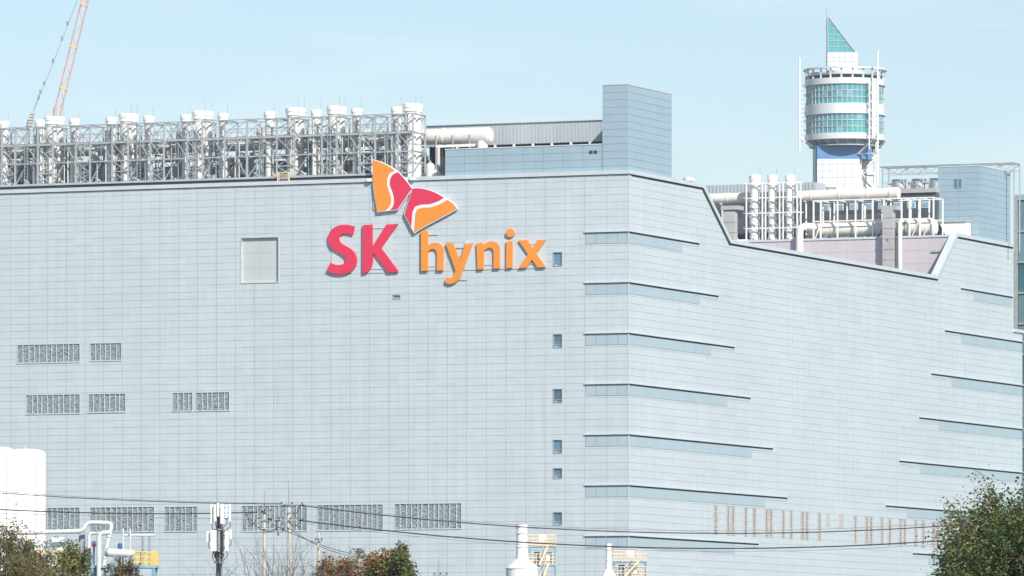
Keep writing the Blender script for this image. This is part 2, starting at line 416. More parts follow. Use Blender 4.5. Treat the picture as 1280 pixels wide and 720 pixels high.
# cladding sheets
GAP = .036
uj = [0, 2.96, U731]
while uj[-1] < UEND: uj.append(uj[-1]+PITCH)
zj = [Z1]
while zj[0] > .5: zj.insert(0, zj[0]-ROW)
while zj[-1] < ZT-.5: zj.append(zj[-1]+ROW)
zj[-1] = ZT-.15
vj = [0]
while vj[-1] < vF-4: vj.append(vj[-1]+5.9)
vj.append(vF)
cand = []      # (projected area, polygon, front?)
def cells(sj, opens, isfront):
    for i in range(len(sj)-1):
        for j in range(len(zj)-1):
            g = GAP/2; gs = g if isfront else .008
            full = rect(sj[i]+(gs if (i or not isfront) else 0), sj[i+1]-gs, zj[j]+.0125, zj[j+1]-.0125)
            ps = [full]
            for o in opens: ps = subtract(ps, o)
            for p in ps:
                whole = (len(ps) == 1 and ps[0] is full)
                c = (sum(q[0] for q in p)/len(p), sum(q[1] for q in p)/len(p))
                if isfront: w3 = B(c[0], 0, c[1]); k = abs(U.x)
                else: w3 = B(0, c[0], c[1]); k = .33
                inview = HY-(w3.z-CAMZ)*F/w3.y < 716 and -20 < 640+w3.x*F/w3.y < 1275
                cand.append(((area(p)*k/w3.y**2) if (inview and whole) else 0, p, isfront))
cells(uj, front_open, True); cells(vj, side_open, False)
cand.sort(key=lambda c: -c[0])
TH = .05
rest = MB(); shared = {}
for n, (a, p, isf) in enumerate(cand):
    jit = random.uniform(-.006, .006)
    if isf: fr = [B(s, jit, z) for s, z in p]; bk = [B(s, TH, z) for s, z in p]; fr.reverse(); bk.reverse()
    else: fr = [B(jit, s, z) for s, z in p]; bk = [B(TH, s, z) for s, z in p]
    if isf: pass
    if n < 300 and a > 0:
        key = (isf, round(p[1][0]-p[0][0], 3), round(p[2][1]-p[1][1], 3))
        og = fr[0] if not isf else fr[-1]
        if key not in shared:
            m_ = MB(); m_.prism(fr, bk); o = m_.build('wall_panel', 'panel', fac, origin=og); shared[key] = o.data
        else: place('wall_panel', shared[key], fac, og)
    else: rest.prism(fr, bk)
props(rest.build('wall_cladding', 'panel', fac), kind='stuff')

# coping along the wall heads, with a near-black strip painting the shadow line under it
def coping_run(pts, side):
    for i in range(len(pts)-1):
        m_ = MB(); d = MB()
        (s0, z0), (s1, z1) = pts[i], pts[i+1]
        def ring(o0, o1, dz0, dz1):
            P = []
            for dz in (dz0, dz1):
                for (s, z, o) in ((s0, z0, o0), (s1, z1, o0), (s1, z1, o1), (s0, z0, o1)):
                    P.append(B(o, s, z+dz) if side else B(s, o, z+dz))
            return P
        sl_ = abs(z1-z0) > 1
        e = .55 if sl_ else .36
        m_.hexa(ring(-.2, .85, -.12, e)); m_.build('coping', 'coping', fac)
        d.hexa(ring(-.04, .055, (-.36 if side else -.19) if not sl_ else -.5, -.125)); d.build('coping_painted_shadow', 'dark', fac)
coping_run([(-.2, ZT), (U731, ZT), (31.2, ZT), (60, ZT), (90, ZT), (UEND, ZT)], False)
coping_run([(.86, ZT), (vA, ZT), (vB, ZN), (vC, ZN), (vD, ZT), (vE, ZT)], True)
m_ = MB(); m_.bbox(-.2, .85, vE+.01, vF+.3, ZL-.3, ZL+.15); m_.build('coping', 'coping', fac)
# corner trim
m_ = MB(); m_.bbox(-.03, .09, -.03, .09, 0, ZT-.2); m_.build('corner_trim', 'panel', fac)

# horizontal bands wrapping the corner
for k, (z, vf, ve, s0, s1, vend) in enumerate(bands):
    bd = MB(); DP = .11
    bd.bbox(.0, U731+.02, .085, .15, z-BH-.02, z+.02)
    bp = bd.build('band', 'band', fac)
    ed = [0.06, 1.5, 2.96, 4.45, U731-.04]
    for i in range(4):
        q = MB(); q.bbox(ed[i]+.03, ed[i+1]-.03, .035, .075, z-BH+.07, z-.22); q.build('band_panel', 'band', bp)
    def side_panel(a0, a1, h, n):
        for i in range(n):
            t0 = a0+(a1-a0)*i/n; t1 = a0+(a1-a0)*(i+1)/n
            q = MB(); q.bbox(.035, .08, t0+.02, t1-.02, z-h+.07, z-.24)
            q.build('band_panel', 'band' if h > 1 else 'panel', bp)
    side_panel(.04, vf, BH, max(2, round(vf/5.9))); side_panel(vf, ve, BS, 1); side_panel(s0, s1, BS, 1); side_panel(s1, vend, BH, 4)
    q = MB(); q.bbox(-.02, U731, -.02, .07, z-.20, z-.13); q.build('ledge_painted_shadow', 'dark', bp)  # near-black strip paints the shadow under the ledge
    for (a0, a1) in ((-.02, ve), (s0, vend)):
        q = MB(); q.bbox(-.02, .07, a0 if a0 > 0 else .072, a1, z-.30, z-.13); q.build('ledge_painted_shadow', 'dark', bp)
        q = MB(); q.bbox(-.16, .05, a0 if a0 > 0 else -.16, a1, z-.13, z+.02); q.build('ledge', 'coping', bp)
    q = MB(); q.bbox(.052, U731+.05, -.16, .05, z-.13, z+.02); q.build('ledge', 'coping', bp)

# louvre banks
for (u0, u1, z0, z1) in bankr:
    fr = MB()
    t = .07
    fr.bbox(u0, u1, .24, .34, z0, z1, 1)
    fr.bbox(u0, u0+t, -.03, .3, z0, z1); fr.bbox(u1-t, u1, -.03, .3, z0, z1)
    fr.bbox(u0+t, u1-t, -.03, .3, z1-t, z1); fr.bbox(u0+t-.1, u1-t+.1, -.08, .3, z0-.06, z0+t)
    bank = fr.build('louvre_bank', ['mull', 'grating'], fac)
    n = max(3, round((u1-u0)/.8)); 
    edges = [u0+t+(u1-u0-2*t)*i/n + (random.uniform(-.15, .15) if 0 < i < n else 0) for i in range(n+1)]
    for i in range(n):
        a, c = edges[i]+.035, edges[i+1]-.035
        pn = MB()
        nz_ = int((z1-z0-2*t)/.125); pz = (z1-z0-2*t)/nz_
        ns = max(2, round((c-a)/.24))
        for j in range(nz_):
            zc = z0+t+pz*(j+.5)
            for q in range(ns):
                a0 = a+(c-a)*q/ns; a1 = a+(c-a)*(q+1)/ns
                tl = random.uniform(-.02, .055); o = random.uniform(.03, .09)
                P = [B(a1, o, zc-pz*.46), B(a0, o, zc-pz*.46), B(a0, o+tl+.04, zc+pz*.42), B(a1, o+tl+.04, zc+pz*.42)]
                if random.random() < .97: pn.add(P, [(0, 1, 2, 3)], random.choice((0, 0, 1)))
        pn.build('louvre_panel', ['louvre', 'louvre2'], bank)
        if i: 
            q = MB(); q.bbox(edges[i]-.04, edges[i]+.04, -.02, .2, z0+t, z1-t); q.build('mullion', 'mull', bank)

# windows, hatch, small vent
for (u0, u1, z0, z1) in winr:
    f = MB(); t = .07
    f.bbox(u0, u0+t, -.04, .3, z0, z1); f.bbox(u1-t, u1, -.04, .3, z0, z1); f.bbox(u0+t, u1-t, -.04, .3, z1-t, z1); f.bbox(u0+t, u1-t, -.07, .3, z0, z0+t)
    f.bbox(u0, u1, .31, .33, z0, z1, 1)
    wdw = f.build('window', ['frame', 'dark'], fac)
    p = MB(); p.bbox(u0+t, u1-t, .17, .19, z0+t, z1-t); p.build('pane', 'glass', wdw)
    p = MB(); p.bbox(u0+t, u1-t, .12, .165, z0+t+.32, z0+t+.38); p.build('transom', 'frame', wdw)
    p = MB(); c = u0+(u1-u0)*.72; p.bbox(c-.2, c+.14, .1, .16, z0+t, z0+t+.2); p.build('vent_box', 'frame', wdw)
u0, u1, z0, z1 = hatr
f = MB(); t = .12
f.bbox(u0, u0+t, -.05, .4, z0, z1); f.bbox(u1-t, u1, -.05, .4, z0, z1); f.bbox(u0+t, u1-t, -.05, .4, z1-t, z1); f.bbox(u0+t, u1-t, -.08, .4, z0, z0+t)
hat = f.build('hatch_frame', 'mull', fac)
for i in range(2):
    for j in range(3):
        p = MB(); a = u0+t+(u1-u0-2*t)*i/2; c = u0+t+(u1-u0-2*t)*(i+1)/2; d0 = z0+t+(z1-z0-2*t)*j/3; d1 = z0+t+(z1-z0-2*t)*(j+1)/3
        p.bbox(a+.008, c-.008, .3, .36, d0+.008, d1-.008); p.build('hatch_sheet', 'hatch', hat)
u0, u1, z0, z1 = venr
f = MB(); f.bbox(u0, u1, .1, .14, z0, z1, 1); f.bbox(u0, u1, -.08, .1, z1-.12, z1); f.bbox(u0, u1, -.05, .1, z0, z0+.1); f.bbox(u0, u0+.1, -.05, .1, z0+.1, z1-.12); f.bbox(u1-.1, u1, -.05, .1, z0+.1, z1-.12)
f.build('wall_vent', ['frame', 'galvd'], fac)

# beige vertical strips on the side wall
for (v0, v1, z0, z1) in stripr:
    q = MB(); q.bbox(.055, .075, v0, v1, z0, z1, 1); st = q.build('strip_louvre', ['strip', 'dark'], fac)
    n = max(1, round((v1-v0)/1.6))
    for i in range(n):
        a = v0+(v1-v0)*i/n+.06; c = v0+(v1-v0)*(i+1)/n-.06
        q = MB(); m2 = (a+c)/2
        hb = (c-a)*.27
        for (d0, d1) in ((a, a+hb), (c-hb, c)): q.bbox(-.03, .05, d0, d1, z0+.03, z1-.03)
        for j in range(12):
            zc = z0+(z1-z0)*(j+.5)/12; q.bbox(.01, .05, a+hb-.02, c-hb+.02, zc-.1, zc+.07)
        q.build('strip_frame', 'strip', st)

# notch: wall across the far end, warm light coloured into its big sheets as pink
vP = vD+.55
pw = MB(); pw.bbox(.62, 62, vP-.02, vP+.04, ZN-1.2, ZT-.1); pk = pw.build('notch_wall', 'joint', fac)
uu = .64; 
while uu < 60:
    zz = ZN-1.1
    while zz < ZT-.3:
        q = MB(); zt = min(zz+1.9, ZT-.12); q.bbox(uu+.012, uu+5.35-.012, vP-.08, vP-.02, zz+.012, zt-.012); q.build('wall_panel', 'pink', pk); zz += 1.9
    uu += 5.35
q = MB(); q.bbox(.62, 62, vP-.2, vP+.6, ZT-.1, ZT+.2); q.build('coping', 'coping', fac)
q = MB(); ud, zd = L2(1170, 314, vP); q.bbox(ud-3.2, ud+.6, vP-.3, vP-.085, zd-.12, zd+.12); q.build('wall_ledge', 'strip', fac)

# roof blocks
def clad_box(name, u0, u1, v0, v1, z0, z1, m, pu=PITCH, pv=5.9, left=False):
    c = MB(); c.bbox(u0+.06, u1-.06 if left else u1, v0+.06, v1, z0, z1); core = c.build(name, 'joint', fac)
    nz_ = max(1, round((z1-z0)/(ROW))); nu = max(1, round((u1-u0)/pu)); nv = max(1, round((v1-v0)/pv))
    for j in range(nz_):
        a = z0+(z1-z0)*j/nz_+.015; c_ = z0+(z1-z0)*(j+1)/nz_-.015
        for i in range(nu):
            q = MB(); q.bbox(u0+(u1-u0)*i/nu+(.015 if i else 0), u0+(u1-u0)*(i+1)/nu-.015, v0, v0+.05, a, c_); q.build('wall_panel', m, core)
        for i in range(nv):
            q = MB(); q.bbox(u0, u0+.05, max(v0+(v1-v0)*i/nv+.015, v0+.052), v0+(v1-v0)*(i+1)/nv-.015, a, c_); q.build('wall_panel', m, core)
    q = MB(); q.bbox(u0-.05, u1+.05, v0-.05, v1+.05, z1+.002, z1+.14); q.build('roof_cap', 'coping', core)
    return core
ub = uL(752); zb = zat(105.5, 0, 0)
blk = clad_box('stair_block', .25, ub, .25, vR(842), ZT-.9, zb, 'blue_panel')
up = uL(555); zp = zat(181, 5, 0)
pen = clad_box('penthouse', ub+.01, up, .35, 9, ZT-.9, zp, 'blue_panel', left=True)
q = MB(); a, c = L2(741, 190, .3); 
for d in (-.55, .05): q.bbox(a+d, a+d+.42, .28, .35, c-.18, c+.18)
q.build('penthouse_vent', 'dark', fac)
# upper grey corrugated storey on posts
ug0, ug1 = ub+.02, uL(533, 12); zg1 = zat(150, 8, 12); zg0 = zat(176.5, 8, 12)
q = MB(); q.bbox(ug0, ug1, 12, 21, zg0, zg1); 
upper = q.build('upper_storey', 'corr', fac)
q = MB()
x = ug0+.2
while x < ug1: q.bbox(x, x+.22, 11.97, 12, zg0+.05, zg1-.05); x += .5
props(q.build('corrugation_rib', 'corr', upper), kind='stuff')
q = MB(); q.bbox(ug0, ug1+.2, 11.8, 21.2, zg1, zg1+.14); q.build('roof_cap', 'coping', upper)
q = MB(); q.bbox(ug0, ug1, 13, 20.5, ZT-.9, zg0); q.build('painted_recess_shade', 'dark', upper)  # near-black wall paints in the darkness below the storey
x = ug0+1.0
while x < ug1:
    q = MB(); q.bbox(x, x+.28, 11.9, 12.15, ZT-.9, zg0); q.build('post', 'white', upper); x += 2.62
# far block beside the glass building
z2 = zat(207, .3, vR(1225)); v2 = vR(1225, .3)
blk2 = clad_box('lift_block', .3, uL(1172, v2), v2, vE-.2, ZT-.9, z2, 'blue_panel')
a0, a1 = uL(1203, v2), uL(1193, v2); y0, y1 = zat(235, 4, v2), zat(223, 4, v2)
q = MB(); q.bbox(a0, a1, v2-.06, v2-.002, y0, y1); wdw = q.build('window', 'frame', fac)
for i in range(2):
    p = MB(); p.bbox(a0+.1+i*(a1-a0)/2, a0+(i+1)*(a1-a0)/2-.06, v2-.1, v2-.065, y0+.1, y1-.1); p.build('pane', 'tealdark', wdw)

# ------------------------------------------------------------------ the sign
sign = thing('company_sign', B(uL(545), -.3, zat(345, 0, 0)-3), 'giant pink and orange butterfly sign with SK hynix lettering on the front', 'sign')
def zp6(x, y): return 390+x/4, 190+y/4
def smooth_poly(pts, n=3):
    out = []; N = len(pts)
    for i in range(N):
        p0, p1, p2, p3 = [Vector(pts[(i+k-1) % N]) for k in range(4)]
        def corner(a, b_, c): 
            d1 = (b_-a); d2 = (c-b_)
            return d1.length < 1e-6 or d2.length < 1e-6 or d1.angle(d2) > R(38)
        t1 = Vector((0, 0)) if corner(p0, p1, p2) else (p2-p0)/2
        t2 = Vector((0, 0)) if corner(p1, p2, p3) else (p3-p1)/2
        out.append(tuple(p1))
        if t1.length or t2.length:
            if not t1.length: t1 = p2-p1
            if not t2.length: t2 = p2-p1
            m = min(t1.length, (p2-p1).length*1.1); t1 = t1.normalized()*m
            m = min(t2.length, (p2-p1).length*1.1); t2 = t2.normalized()*m
            for k in range(1, n):
                s = k/n
                out.append(tuple(p1*(2*s**3-3*s**2+1)+t1*(s**3-2*s**2+s)+p2*(-2*s**3+3*s**2)+t2*(s**3-s**2)))
    return out
def plate(name, pts, v0, v1, m, parent, smooth=True, side=None):
    pts = smooth_poly(pts) if smooth else pts
    uz = [L2(*zp6(x, y), v=v0) for x, y in pts]
    if sum(uz[i][0]*uz[(i+1) % len(uz)][1]-uz[(i+1) % len(uz)][0]*uz[i][1] for i in range(len(uz))) > 0: uz.reverse()
    q = MB(); q.prism([B(u, v0, z) for u, z in uz], [B(u, v1, z) for u, z in uz], 0, 1 if side else None)
    return q.build(name, [m, side] if side else m, parent)
LET = {
 'S': [(212, 372), (185, 365), (150, 364), (118, 373), (94, 393), (81, 422), (84, 455), (99, 480), (125, 498), (150, 513), (165, 528), (168, 545), (157, 560), (135, 565), (110, 562), (92, 553), (74, 592), (95, 604), (130, 611), (165, 608), (200, 593), (219, 565), (222, 532), (211, 503), (187, 480), (157, 464), (139, 448), (134, 429), (144, 413), (165, 407), (188, 410), (203, 416)],
 'K': [(254, 365), (301, 362), (301, 474), (372, 362), (430, 359), (345, 480), (432, 598), (380, 602), (312, 508), (304, 508), (302, 550), (293, 582), (278, 601), (253, 606)],
 'h': [(545, 396), (552, 390), (570, 392), (579, 402), (579, 468), (600, 456), (625, 454), (645, 463), (655, 485), (656, 592), (624, 592), (624, 505), (618, 489), (606, 484), (590, 489), (579, 501), (578, 594), (545, 594)],
 'y': [(668, 456), (704, 455), (738, 545), (766, 458), (803, 456), (750, 598), (736, 632), (715, 652), (690, 660), (669, 655), (666, 640), (672, 627), (690, 629), (705, 620), (718, 592)],
 'n': [(822, 458), (850, 453), (858, 463), (880, 450), (905, 447), (926, 456), (937, 478), (938, 582), (907, 582), (907, 497), (901, 483), (889, 478), (872, 484), (858, 498), (857, 585), (827, 586)],
 'i': [(971, 447), (1001, 446), (1001, 578), (971, 580)],
 'x': [(1032, 442), (1075, 440), (1102, 480), (1128, 440), (1168, 438), (1120, 508), (1168, 575), (1128, 577), (1100, 538), (1072, 578), (1032, 580), (1080, 510)]}
for ch, pts in LET.items():
    L_ = plate('letter', pts, -.36, -.14, 'red' if ch in 'SK' else 'orange', sign, ch not in 'Kix' or ch == 'K')
    L_['label'] = ('pink red capital letter ' if ch in 'SK' else 'orange small letter ')+ch
    if ch == 'i': plate('letter_dot', [(991+21*math.cos(t*math.pi/12), 405+21*math.sin(t*math.pi/12)) for t in range(24)], -.36, -.14, 'orange', L_, False)
    xs = [p[0] for p in pts]; ys = [p[1] for p in pts]; q = MB()
    for fx in (.25, .75):
        for fy in (.15, .85):
            px, py = zp6(min(xs)+(max(xs)-min(xs))*fx, min(ys)+(max(ys)-min(ys))*fy); u, z = L2(px, py)
    for (x0, y0, x1, y1) in ((min(xs), min(ys), max(xs), max(ys)),):
        pa = zp6(x0+26, y0+22); pb = zp6(x1-26, y1-22)
        for yy in (pa[1], pb[1]):
            a = L2(pa[0], yy); c = L2(pb[0], yy); q.beam(B(a[0], -.12, a[1]), B(c[0], -.12, c[1]), .07)
            for g in (a, c): q.beam(B(g[0], -.12, g[1]), B(g[0], .04, g[1]), .07)
    q.build('mounting_rail', 'coping', L_)
for (x0, y0, x1, y1) in ((95, 365, 200, 606), (245, 363, 398, 603), (545, 440, 656, 590), (760, 440, 1165, 580)):
    a = L2(*zp6(x0, y0), v=-.2); c = L2(*zp6(x1, y1), v=-.2)
    q = MB(); q.bbox(c[0], a[0], -.075, -.04, c[1], a[1]); q.build('backing_panel', 'coping', sign)
LWo = [(303, 40), (340, 50), (380, 70), (413, 91), (388, 108), (377, 135), (376, 166), (386, 197), (395, 226), (395, 254), (386, 274), (368, 293), (327, 299), (312, 210), (305, 120)]
LWr = [(430, 100), (455, 127), (480, 157), (500, 185), (487, 200), (460, 240), (427, 287), (388, 290), (401, 277), (409, 257), (409, 225), (400, 193), (390, 165), (391, 137), (403, 114)]
RWr = [(502, 183), (530, 181), (570, 187), (620, 205), (660, 229), (628, 247), (588, 260), (550, 262), (516, 272), (502, 302), (499, 345), (496, 375), (463, 310), (475, 270), (490, 225)]
RWo = [(676, 239), (702, 256), (725, 282), (680, 308), (620, 340), (560, 372), (514, 402), (511, 390), (514, 346), (517, 308), (525, 287), (552, 278), (592, 276), (632, 263)]
LW = [(301, 37), (340, 46), (382, 66), (424, 92), (459, 127), (484, 157), (503, 186), (490, 203), (428, 290), (387, 294), (326, 302), (310, 210), (303, 120)]
RW = [(500, 180), (530, 177), (572, 183), (622, 201), (670, 228), (704, 252), (730, 283), (682, 311), (622, 343), (562, 375), (512, 407), (493, 375), (460, 310), (473, 270), (488, 225)]
for base, o_, r_ in ((LW, LWo, LWr), (RW, RWo, RWr)):
    wg = plate('butterfly_wing', base, -.42, -.2, 'signwhite', sign)
    plate('wing_orange_field', o_, -.45, -.418, 'orange', wg); plate('wing_red_field', r_, -.45, -.418, 'red', wg)
    q = MB()
    cx = sum(p[0] for p in base)/len(base); cy = sum(p[1] for p in base)/len(base)
    for dx, dy in ((-40, 30), (30, 30), (0, 55)):
        px, py = zp6(cx+dx, max(cy+dy, 175)); u, z = L2(px, py); q.beam(B(u, -.21, z), B(u, .04, z), .16)
    q.build('mounting_bracket', 'galv', wg)
# lattice holding the upper wing above the wall head
q = MB()
for px in (468, 492): 
    u, z = L2(px, 205); q.beam(B(u, -.14, zat(206 if px < 480 else 214, u, 0)), B(u, -.14, zat(262, u, 0)), .11)
    for yy in (240, 258): q.beam(B(u, -.2, zat(yy, u, 0)), B(u, .04, zat(yy, u, 0)), .12)
q.build('support_frame', 'galv', sign)
# pale stubs where the sign's catwalk meets the coping
for px in (463, 517):
    u = uL(px); q = MB(); q.bbox(u-.3, u+.3, -.5, -.205, ZT-.1, ZT+.3); q.build('support_foot', 'white', sign)

# ------------------------------------------------------------------ roof: steel pipe rack with exhaust stacks
ROOF = ZT-.9
q = MB(); q.bbox(.6, UEND, .5, 30, ROOF+.002, ROOF+.03); q.build('roof_deck', 'concrete', fac)
q = MB(); q.bbox(.6, 100, vP+.6, vE-.1, ROOF+.002, ROOF+.03); q.build('roof_deck', 'concrete', fac)
RT = ROOF+.03
colpx = [-74, -46, -27, 2.5, 19, 47.5, 66, 95, 112.5, 140.5, 160, 188, 205, 234, 253, 281, 309, 346, 368, 402.5, 421, 450, 469, 497.5, 516]
cu = [uL(p, 1.3) for p in colpx]
rack = thing('pipe_rack', B((cu[0]+cu[-1])/2, 3.8, RT), 'long galvanised steel rack along the front roof edge around white stacks', 'steel frame')
ZL1, ZL2, ZL3, ZL4 = ZT+1.0, ZT+3.75, ZT+6.15, ZT+8.5
rows = (1.3, 5.3)
for r_i, v in enumerate(rows):
    g = 'galv'
    for u in cu: bar('column', g, rack, B(u, v, RT), B(u, v, ZL4+.1), .21 if r_i == 0 else .17)
    for zi, z in enumerate((ZL1, ZL2, ZL3, ZL4)):
        for i in range(len(cu)-1):
            bar('beam', g, rack, B(cu[i]-.13, v, z), B(cu[i+1]+.13, v, z), .13, .26 if zi in (2,) else .15)
    for i in range(len(cu)-1):
        narrow = (colpx[i+1]-colpx[i]) < 24
        for (a, c) in ((ZL1, ZL2), (ZL2, ZL3), (ZL3, ZL4)):
            if narrow:
                m = (a+c)/2 if (a, c) == (ZL1, ZL2) else None
                segs = [(a, c)] if not m else [(a, m), (m, c)]
                for (s, e) in segs:
                    bar('brace', g, rack, B(cu[i], v+.1, s), B(cu[i+1], v+.1, e), .085); bar('brace', g, rack, B(cu[i+1], v-.1, s), B(cu[i], v-.1, e), .085)
                if m: bar('beam', g, rack, B(cu[i]-.13, v, m), B(cu[i+1]+.13, v, m), .12)
            elif c == ZL4:
                bar('brace', g, rack, B(cu[i], v+.1, a), B(cu[i+1], v+.1, c), .07)
                if r_i == 0: bar('brace', g, rack, B(cu[i+1], v+.1, a), B(cu[i], v+.1, c), .07)
            elif r_i == 0:
                if (i+int(a)) % 2: bar('brace', g, rack, B(cu[i], v+.1, a), B((cu[i]+cu[i+1])/2, v+.1, c), .1)
                else: bar('brace', g, rack, B(cu[i+1], v+.1, a), B((cu[i]+cu[i+1])/2, v+.1, c), .1)
for u in cu:
    for z in (ZL2, ZL3, ZL4): bar('cross_beam', 'galvd', rack, B(u, 1.43, z), B(u, 5.2, z), .12, .18)
    bar('brace', 'galvd', rack, B(u, 1.4, ZL1), B(u, 5.2, ZL2), .09)
for i in range(len(cu)-1):
    q = MB(); q.bbox(cu[i+1]+.14, cu[i]-.14, 1.45, 2.4, ZL3+.16, ZL3+.21); q.build('walkway_deck', 'grating', rack)
    for k in (1, 2, 3): x = cu[i+1]+(cu[i]-cu[i+1])*k/4; bar('rail_post', 'galv', rack, B(x, 1.36, ZL3+.2), B(x, 1.36, ZL3+1.25), .05)
    bar('handrail', 'galv', rack, B(cu[i]-.13, 1.36, ZL3+.75), B(cu[i+1]+.13, 1.36, ZL3+.75), .05)
    bar('handrail', 'galv', rack, B(cu[i]-.13, 1.36, ZL3+1.25), B(cu[i+1]+.13, 1.36, ZL3+1.25), .06)
rk = random.Random(12)
for i in range(len(cu)-1):
    w_ = cu[i]-cu[i+1]
    for k in range(2 if w_ < 2.4 else 4):      # thin risers clipped to the frame
        x = cu[i+1]+w_*rk.uniform(.15, .85); v = rk.choice((1.5, 2.0, 5.05)); zt = rk.choice((ZL2, ZL3, ZL4))
        bar('riser', rk.choice(('galv', 'galvd', 'pipegrey')), rack, B(x, v, RT), B(x, v, zt), rk.uniform(.05, .11), kind='rod')
    for z in ((ZL1+ZL2)/2, (ZL3+ZL4)/2+.3): bar('thin_rail', 'galv', rack, B(cu[i]-.1, 5.3, z), B(cu[i+1]+.1, 5.3, z), .08)
    if w_ > 2.4: bar('hanger', 'galvd', rack, B((cu[i]+cu[i+1])/2, 1.3, ZL2), B((cu[i]+cu[i+1])/2, 1.3, ZL3), .09)
    if i % 3 == 1:
        x = cu[i+1]+w_*.5
        for d in (-.22, .22): bar('ladder_stile', 'galv', rack, B(x+d, 1.15, ZL1), B(x+d, 1.15, ZL3+1.2), .05)
        for k in range(14): bar('ladder_rung', 'galv', rack, B(x-.2, 1.15, ZL1+.3+k*.4), B(x+.2, 1.15, ZL1+.3+k*.4), .04)
# curb beam along the roof edge with a near-black sheet painting the shaded gap under it
curb = thing('roof_edge_rail', B(60, .9, RT), 'low pale steel rail running along the front roof edge', 'rail')
ue = uL(466)
q = MB(); q.bbox(ue, UEND, .9, 1.05, RT, ZT+.80); q.build('painted_gap_shade', 'dark', curb)
for i in range(8):
    a = ue+(UEND-ue)*i/8; c = ue+(UEND-ue)*(i+1)/8
    q = MB(); q.bbox(a+.01, c-.01, .75, 1.12, ZT+.80, ZT+1.06); q.build('rail', 'galv', curb)

G_ST = 'exhaust stacks in the roof rack'
ORD = ['first', 'second', 'third', 'fourth', 'fifth', 'sixth', 'seventh', 'eighth', 'ninth', 'tenth', 'eleventh', 'twelfth', 'thirteenth']
def stack(u, v, top, r, rc, m='white', z0=None, label=None, group=None, rod=True, colh=1.05):
    z0 = RT if z0 is None else z0
    t = thing('exhaust_stack', B(u, v, z0), label or 'white round exhaust stack with collared head in the long roof rack', 'stack', group or G_ST)
    q = MB(); q.lathe(B(u, v, 0), [(r*1.5, z0), (r*1.5, z0+.5), (r*1.02, z0+1.6), (r, z0+1.7), (r, top-colh)], 22); sh = q.build('shaft', 'stackpaint', t)
    for zz in (z0+3.3, z0+5.7):
        q = MB(); q.lathe(B(u, v, 0), [(r+.0, zz-.09), (r+.07, zz-.08), (r+.07, zz+.08), (r, zz+.09)], 22); q.build('flange', 'galv', sh)
    q = MB(); q.lathe(B(u, v, 0), [(r*.9, top-colh), (rc*.93, top-colh+.03), (rc*.93, top-colh*.55), (rc, top-colh*.5), (rc, top-.1), (rc*.92, top), (rc*.8, top), (rc*.8, top-.6)], 22); hd = q.build('head', 'white', t)
    if rod:
        q = MB(); q.cyl(B(u-rc*.85, v, top-.4), B(u-rc*.85, v, top+1.25), .035, n=6); q.build('lightning_rod', 'rod', t)
    return t
small = [-43, -1, 5, 50, 93, 139, 186, 232.5, 279, 337, 395.5, 446, 496]
bigs = [(-29, -18), (64, 74), (157.5, 166), (249, 260), (366, 375), (417.5, 426), (512.5, 521)]
small.remove(-1)
for p in small:
    no = ORD[len(small)-1-small.index(p)]
    u, z = L2(p, 0, 2.6); stack(u, 2.6, ZT+9.5, .56, .74, label='slim white exhaust stack, %s single one from the blue penthouse end of the rack' % no, group='single stacks in the roof rack')
for p, p2 in bigs:
    no = ORD[len(bigs)-1-bigs.index((p, p2))]
    u = uL(p, 3.2); stack(u, 3.2, ZT+9.95, .74, .94, label='wide front stack of the %s stack pair from the blue penthouse end' % no, group='front stacks of the pairs')
    u = uL(p2, 4.7); stack(u, 4.7, ZT+10.0, .58, .74, label='narrower half hidden rear stack of the %s stack pair from the blue penthouse end' % no, group='rear stacks of the pairs')

# scrubber vessels, fans and units between the stacks
rnd = random.Random(3)
k = 0
for p in small:
    u = uL(p, 3.9); no = ORD[len(small)-1-small.index(p)]
    t = thing('scrubber_vessel', B(u, 3.9, RT), 'cream scrubber drum behind the %s slim stack from the blue penthouse end' % no, 'vessel', 'scrubber drums in the roof rack')
    q = MB(); q.lathe(B(u, 3.9, 0), [(1.15, RT), (1.15, RT+1.9), (.9, RT+2.4), (.45, RT+2.7), (.4, RT+3.1)], 18); q.build('drum', 'creamd', t)
    q = MB(); q.beam(B(u-.4, 2.55, RT+.9), B(u+1.6, 2.55, RT+2.2), .35, .5); q.build('sloping_duct', 'machine', t)
    q = MB(); q.beam(B(u-.5, 2.35, RT+1.35), B(u+1.5, 2.35, RT+2.65), .1, .1); q.build('duct_rail', 'white', t)
    # tall fan house behind
    a = uL(p+17, 8.6); h = rnd.uniform(4.2, 5.6)
    t = thing('fan_unit', B(a, 9, RT), 'grey boxed fan unit behind the rack, %s from the blue penthouse end' % no, 'fan unit', 'fan units behind the roof rack')
    q = MB(); q.bbox(a-1.3, a+1.3, 8.6, 11.6, RT, RT+h); q.build('housing', 'machine', t)
    for i in range(3):
        q = MB(); x0 = a-1.15+i*.8; q.bbox(x0, x0+.62, 8.5, 8.6, RT+.4, RT+h-.5); q.build('access_panel', 'ductgrey' if i == 1 else 'galvd', t)
    if k % 2:
        q = MB(); q.lathe(B(a, 8.0, 0), [(.55, RT), (.55, RT+h*.6), (.3, RT+h*.75)], 14); q.build('filter_vessel', 'creamd', t)
    t = thing('duct_riser', B(a+2, 7, RT), 'slim duct riser with branch arms behind the rack, %s from the penthouse end' % no, 'duct', 'duct risers behind the roof rack')
    q = MB(); q.tube([B(a+2, 7, RT), B(a+2, 7, ZL3-.9), B(a+1.7, 7, ZL3-.5), B(a+.7, 7.2, ZL3-.4)], .26, 10); q.build('pipe', 'galvd', t)
    q = MB(); q.tube([B(a+2, 7, ZL2-.6), B(a+3.2, 6.8, ZL2-.4), B(a+3.3, 6.8, RT)], .16, 8); q.build('branch', 'creamd', t)
    k += 1
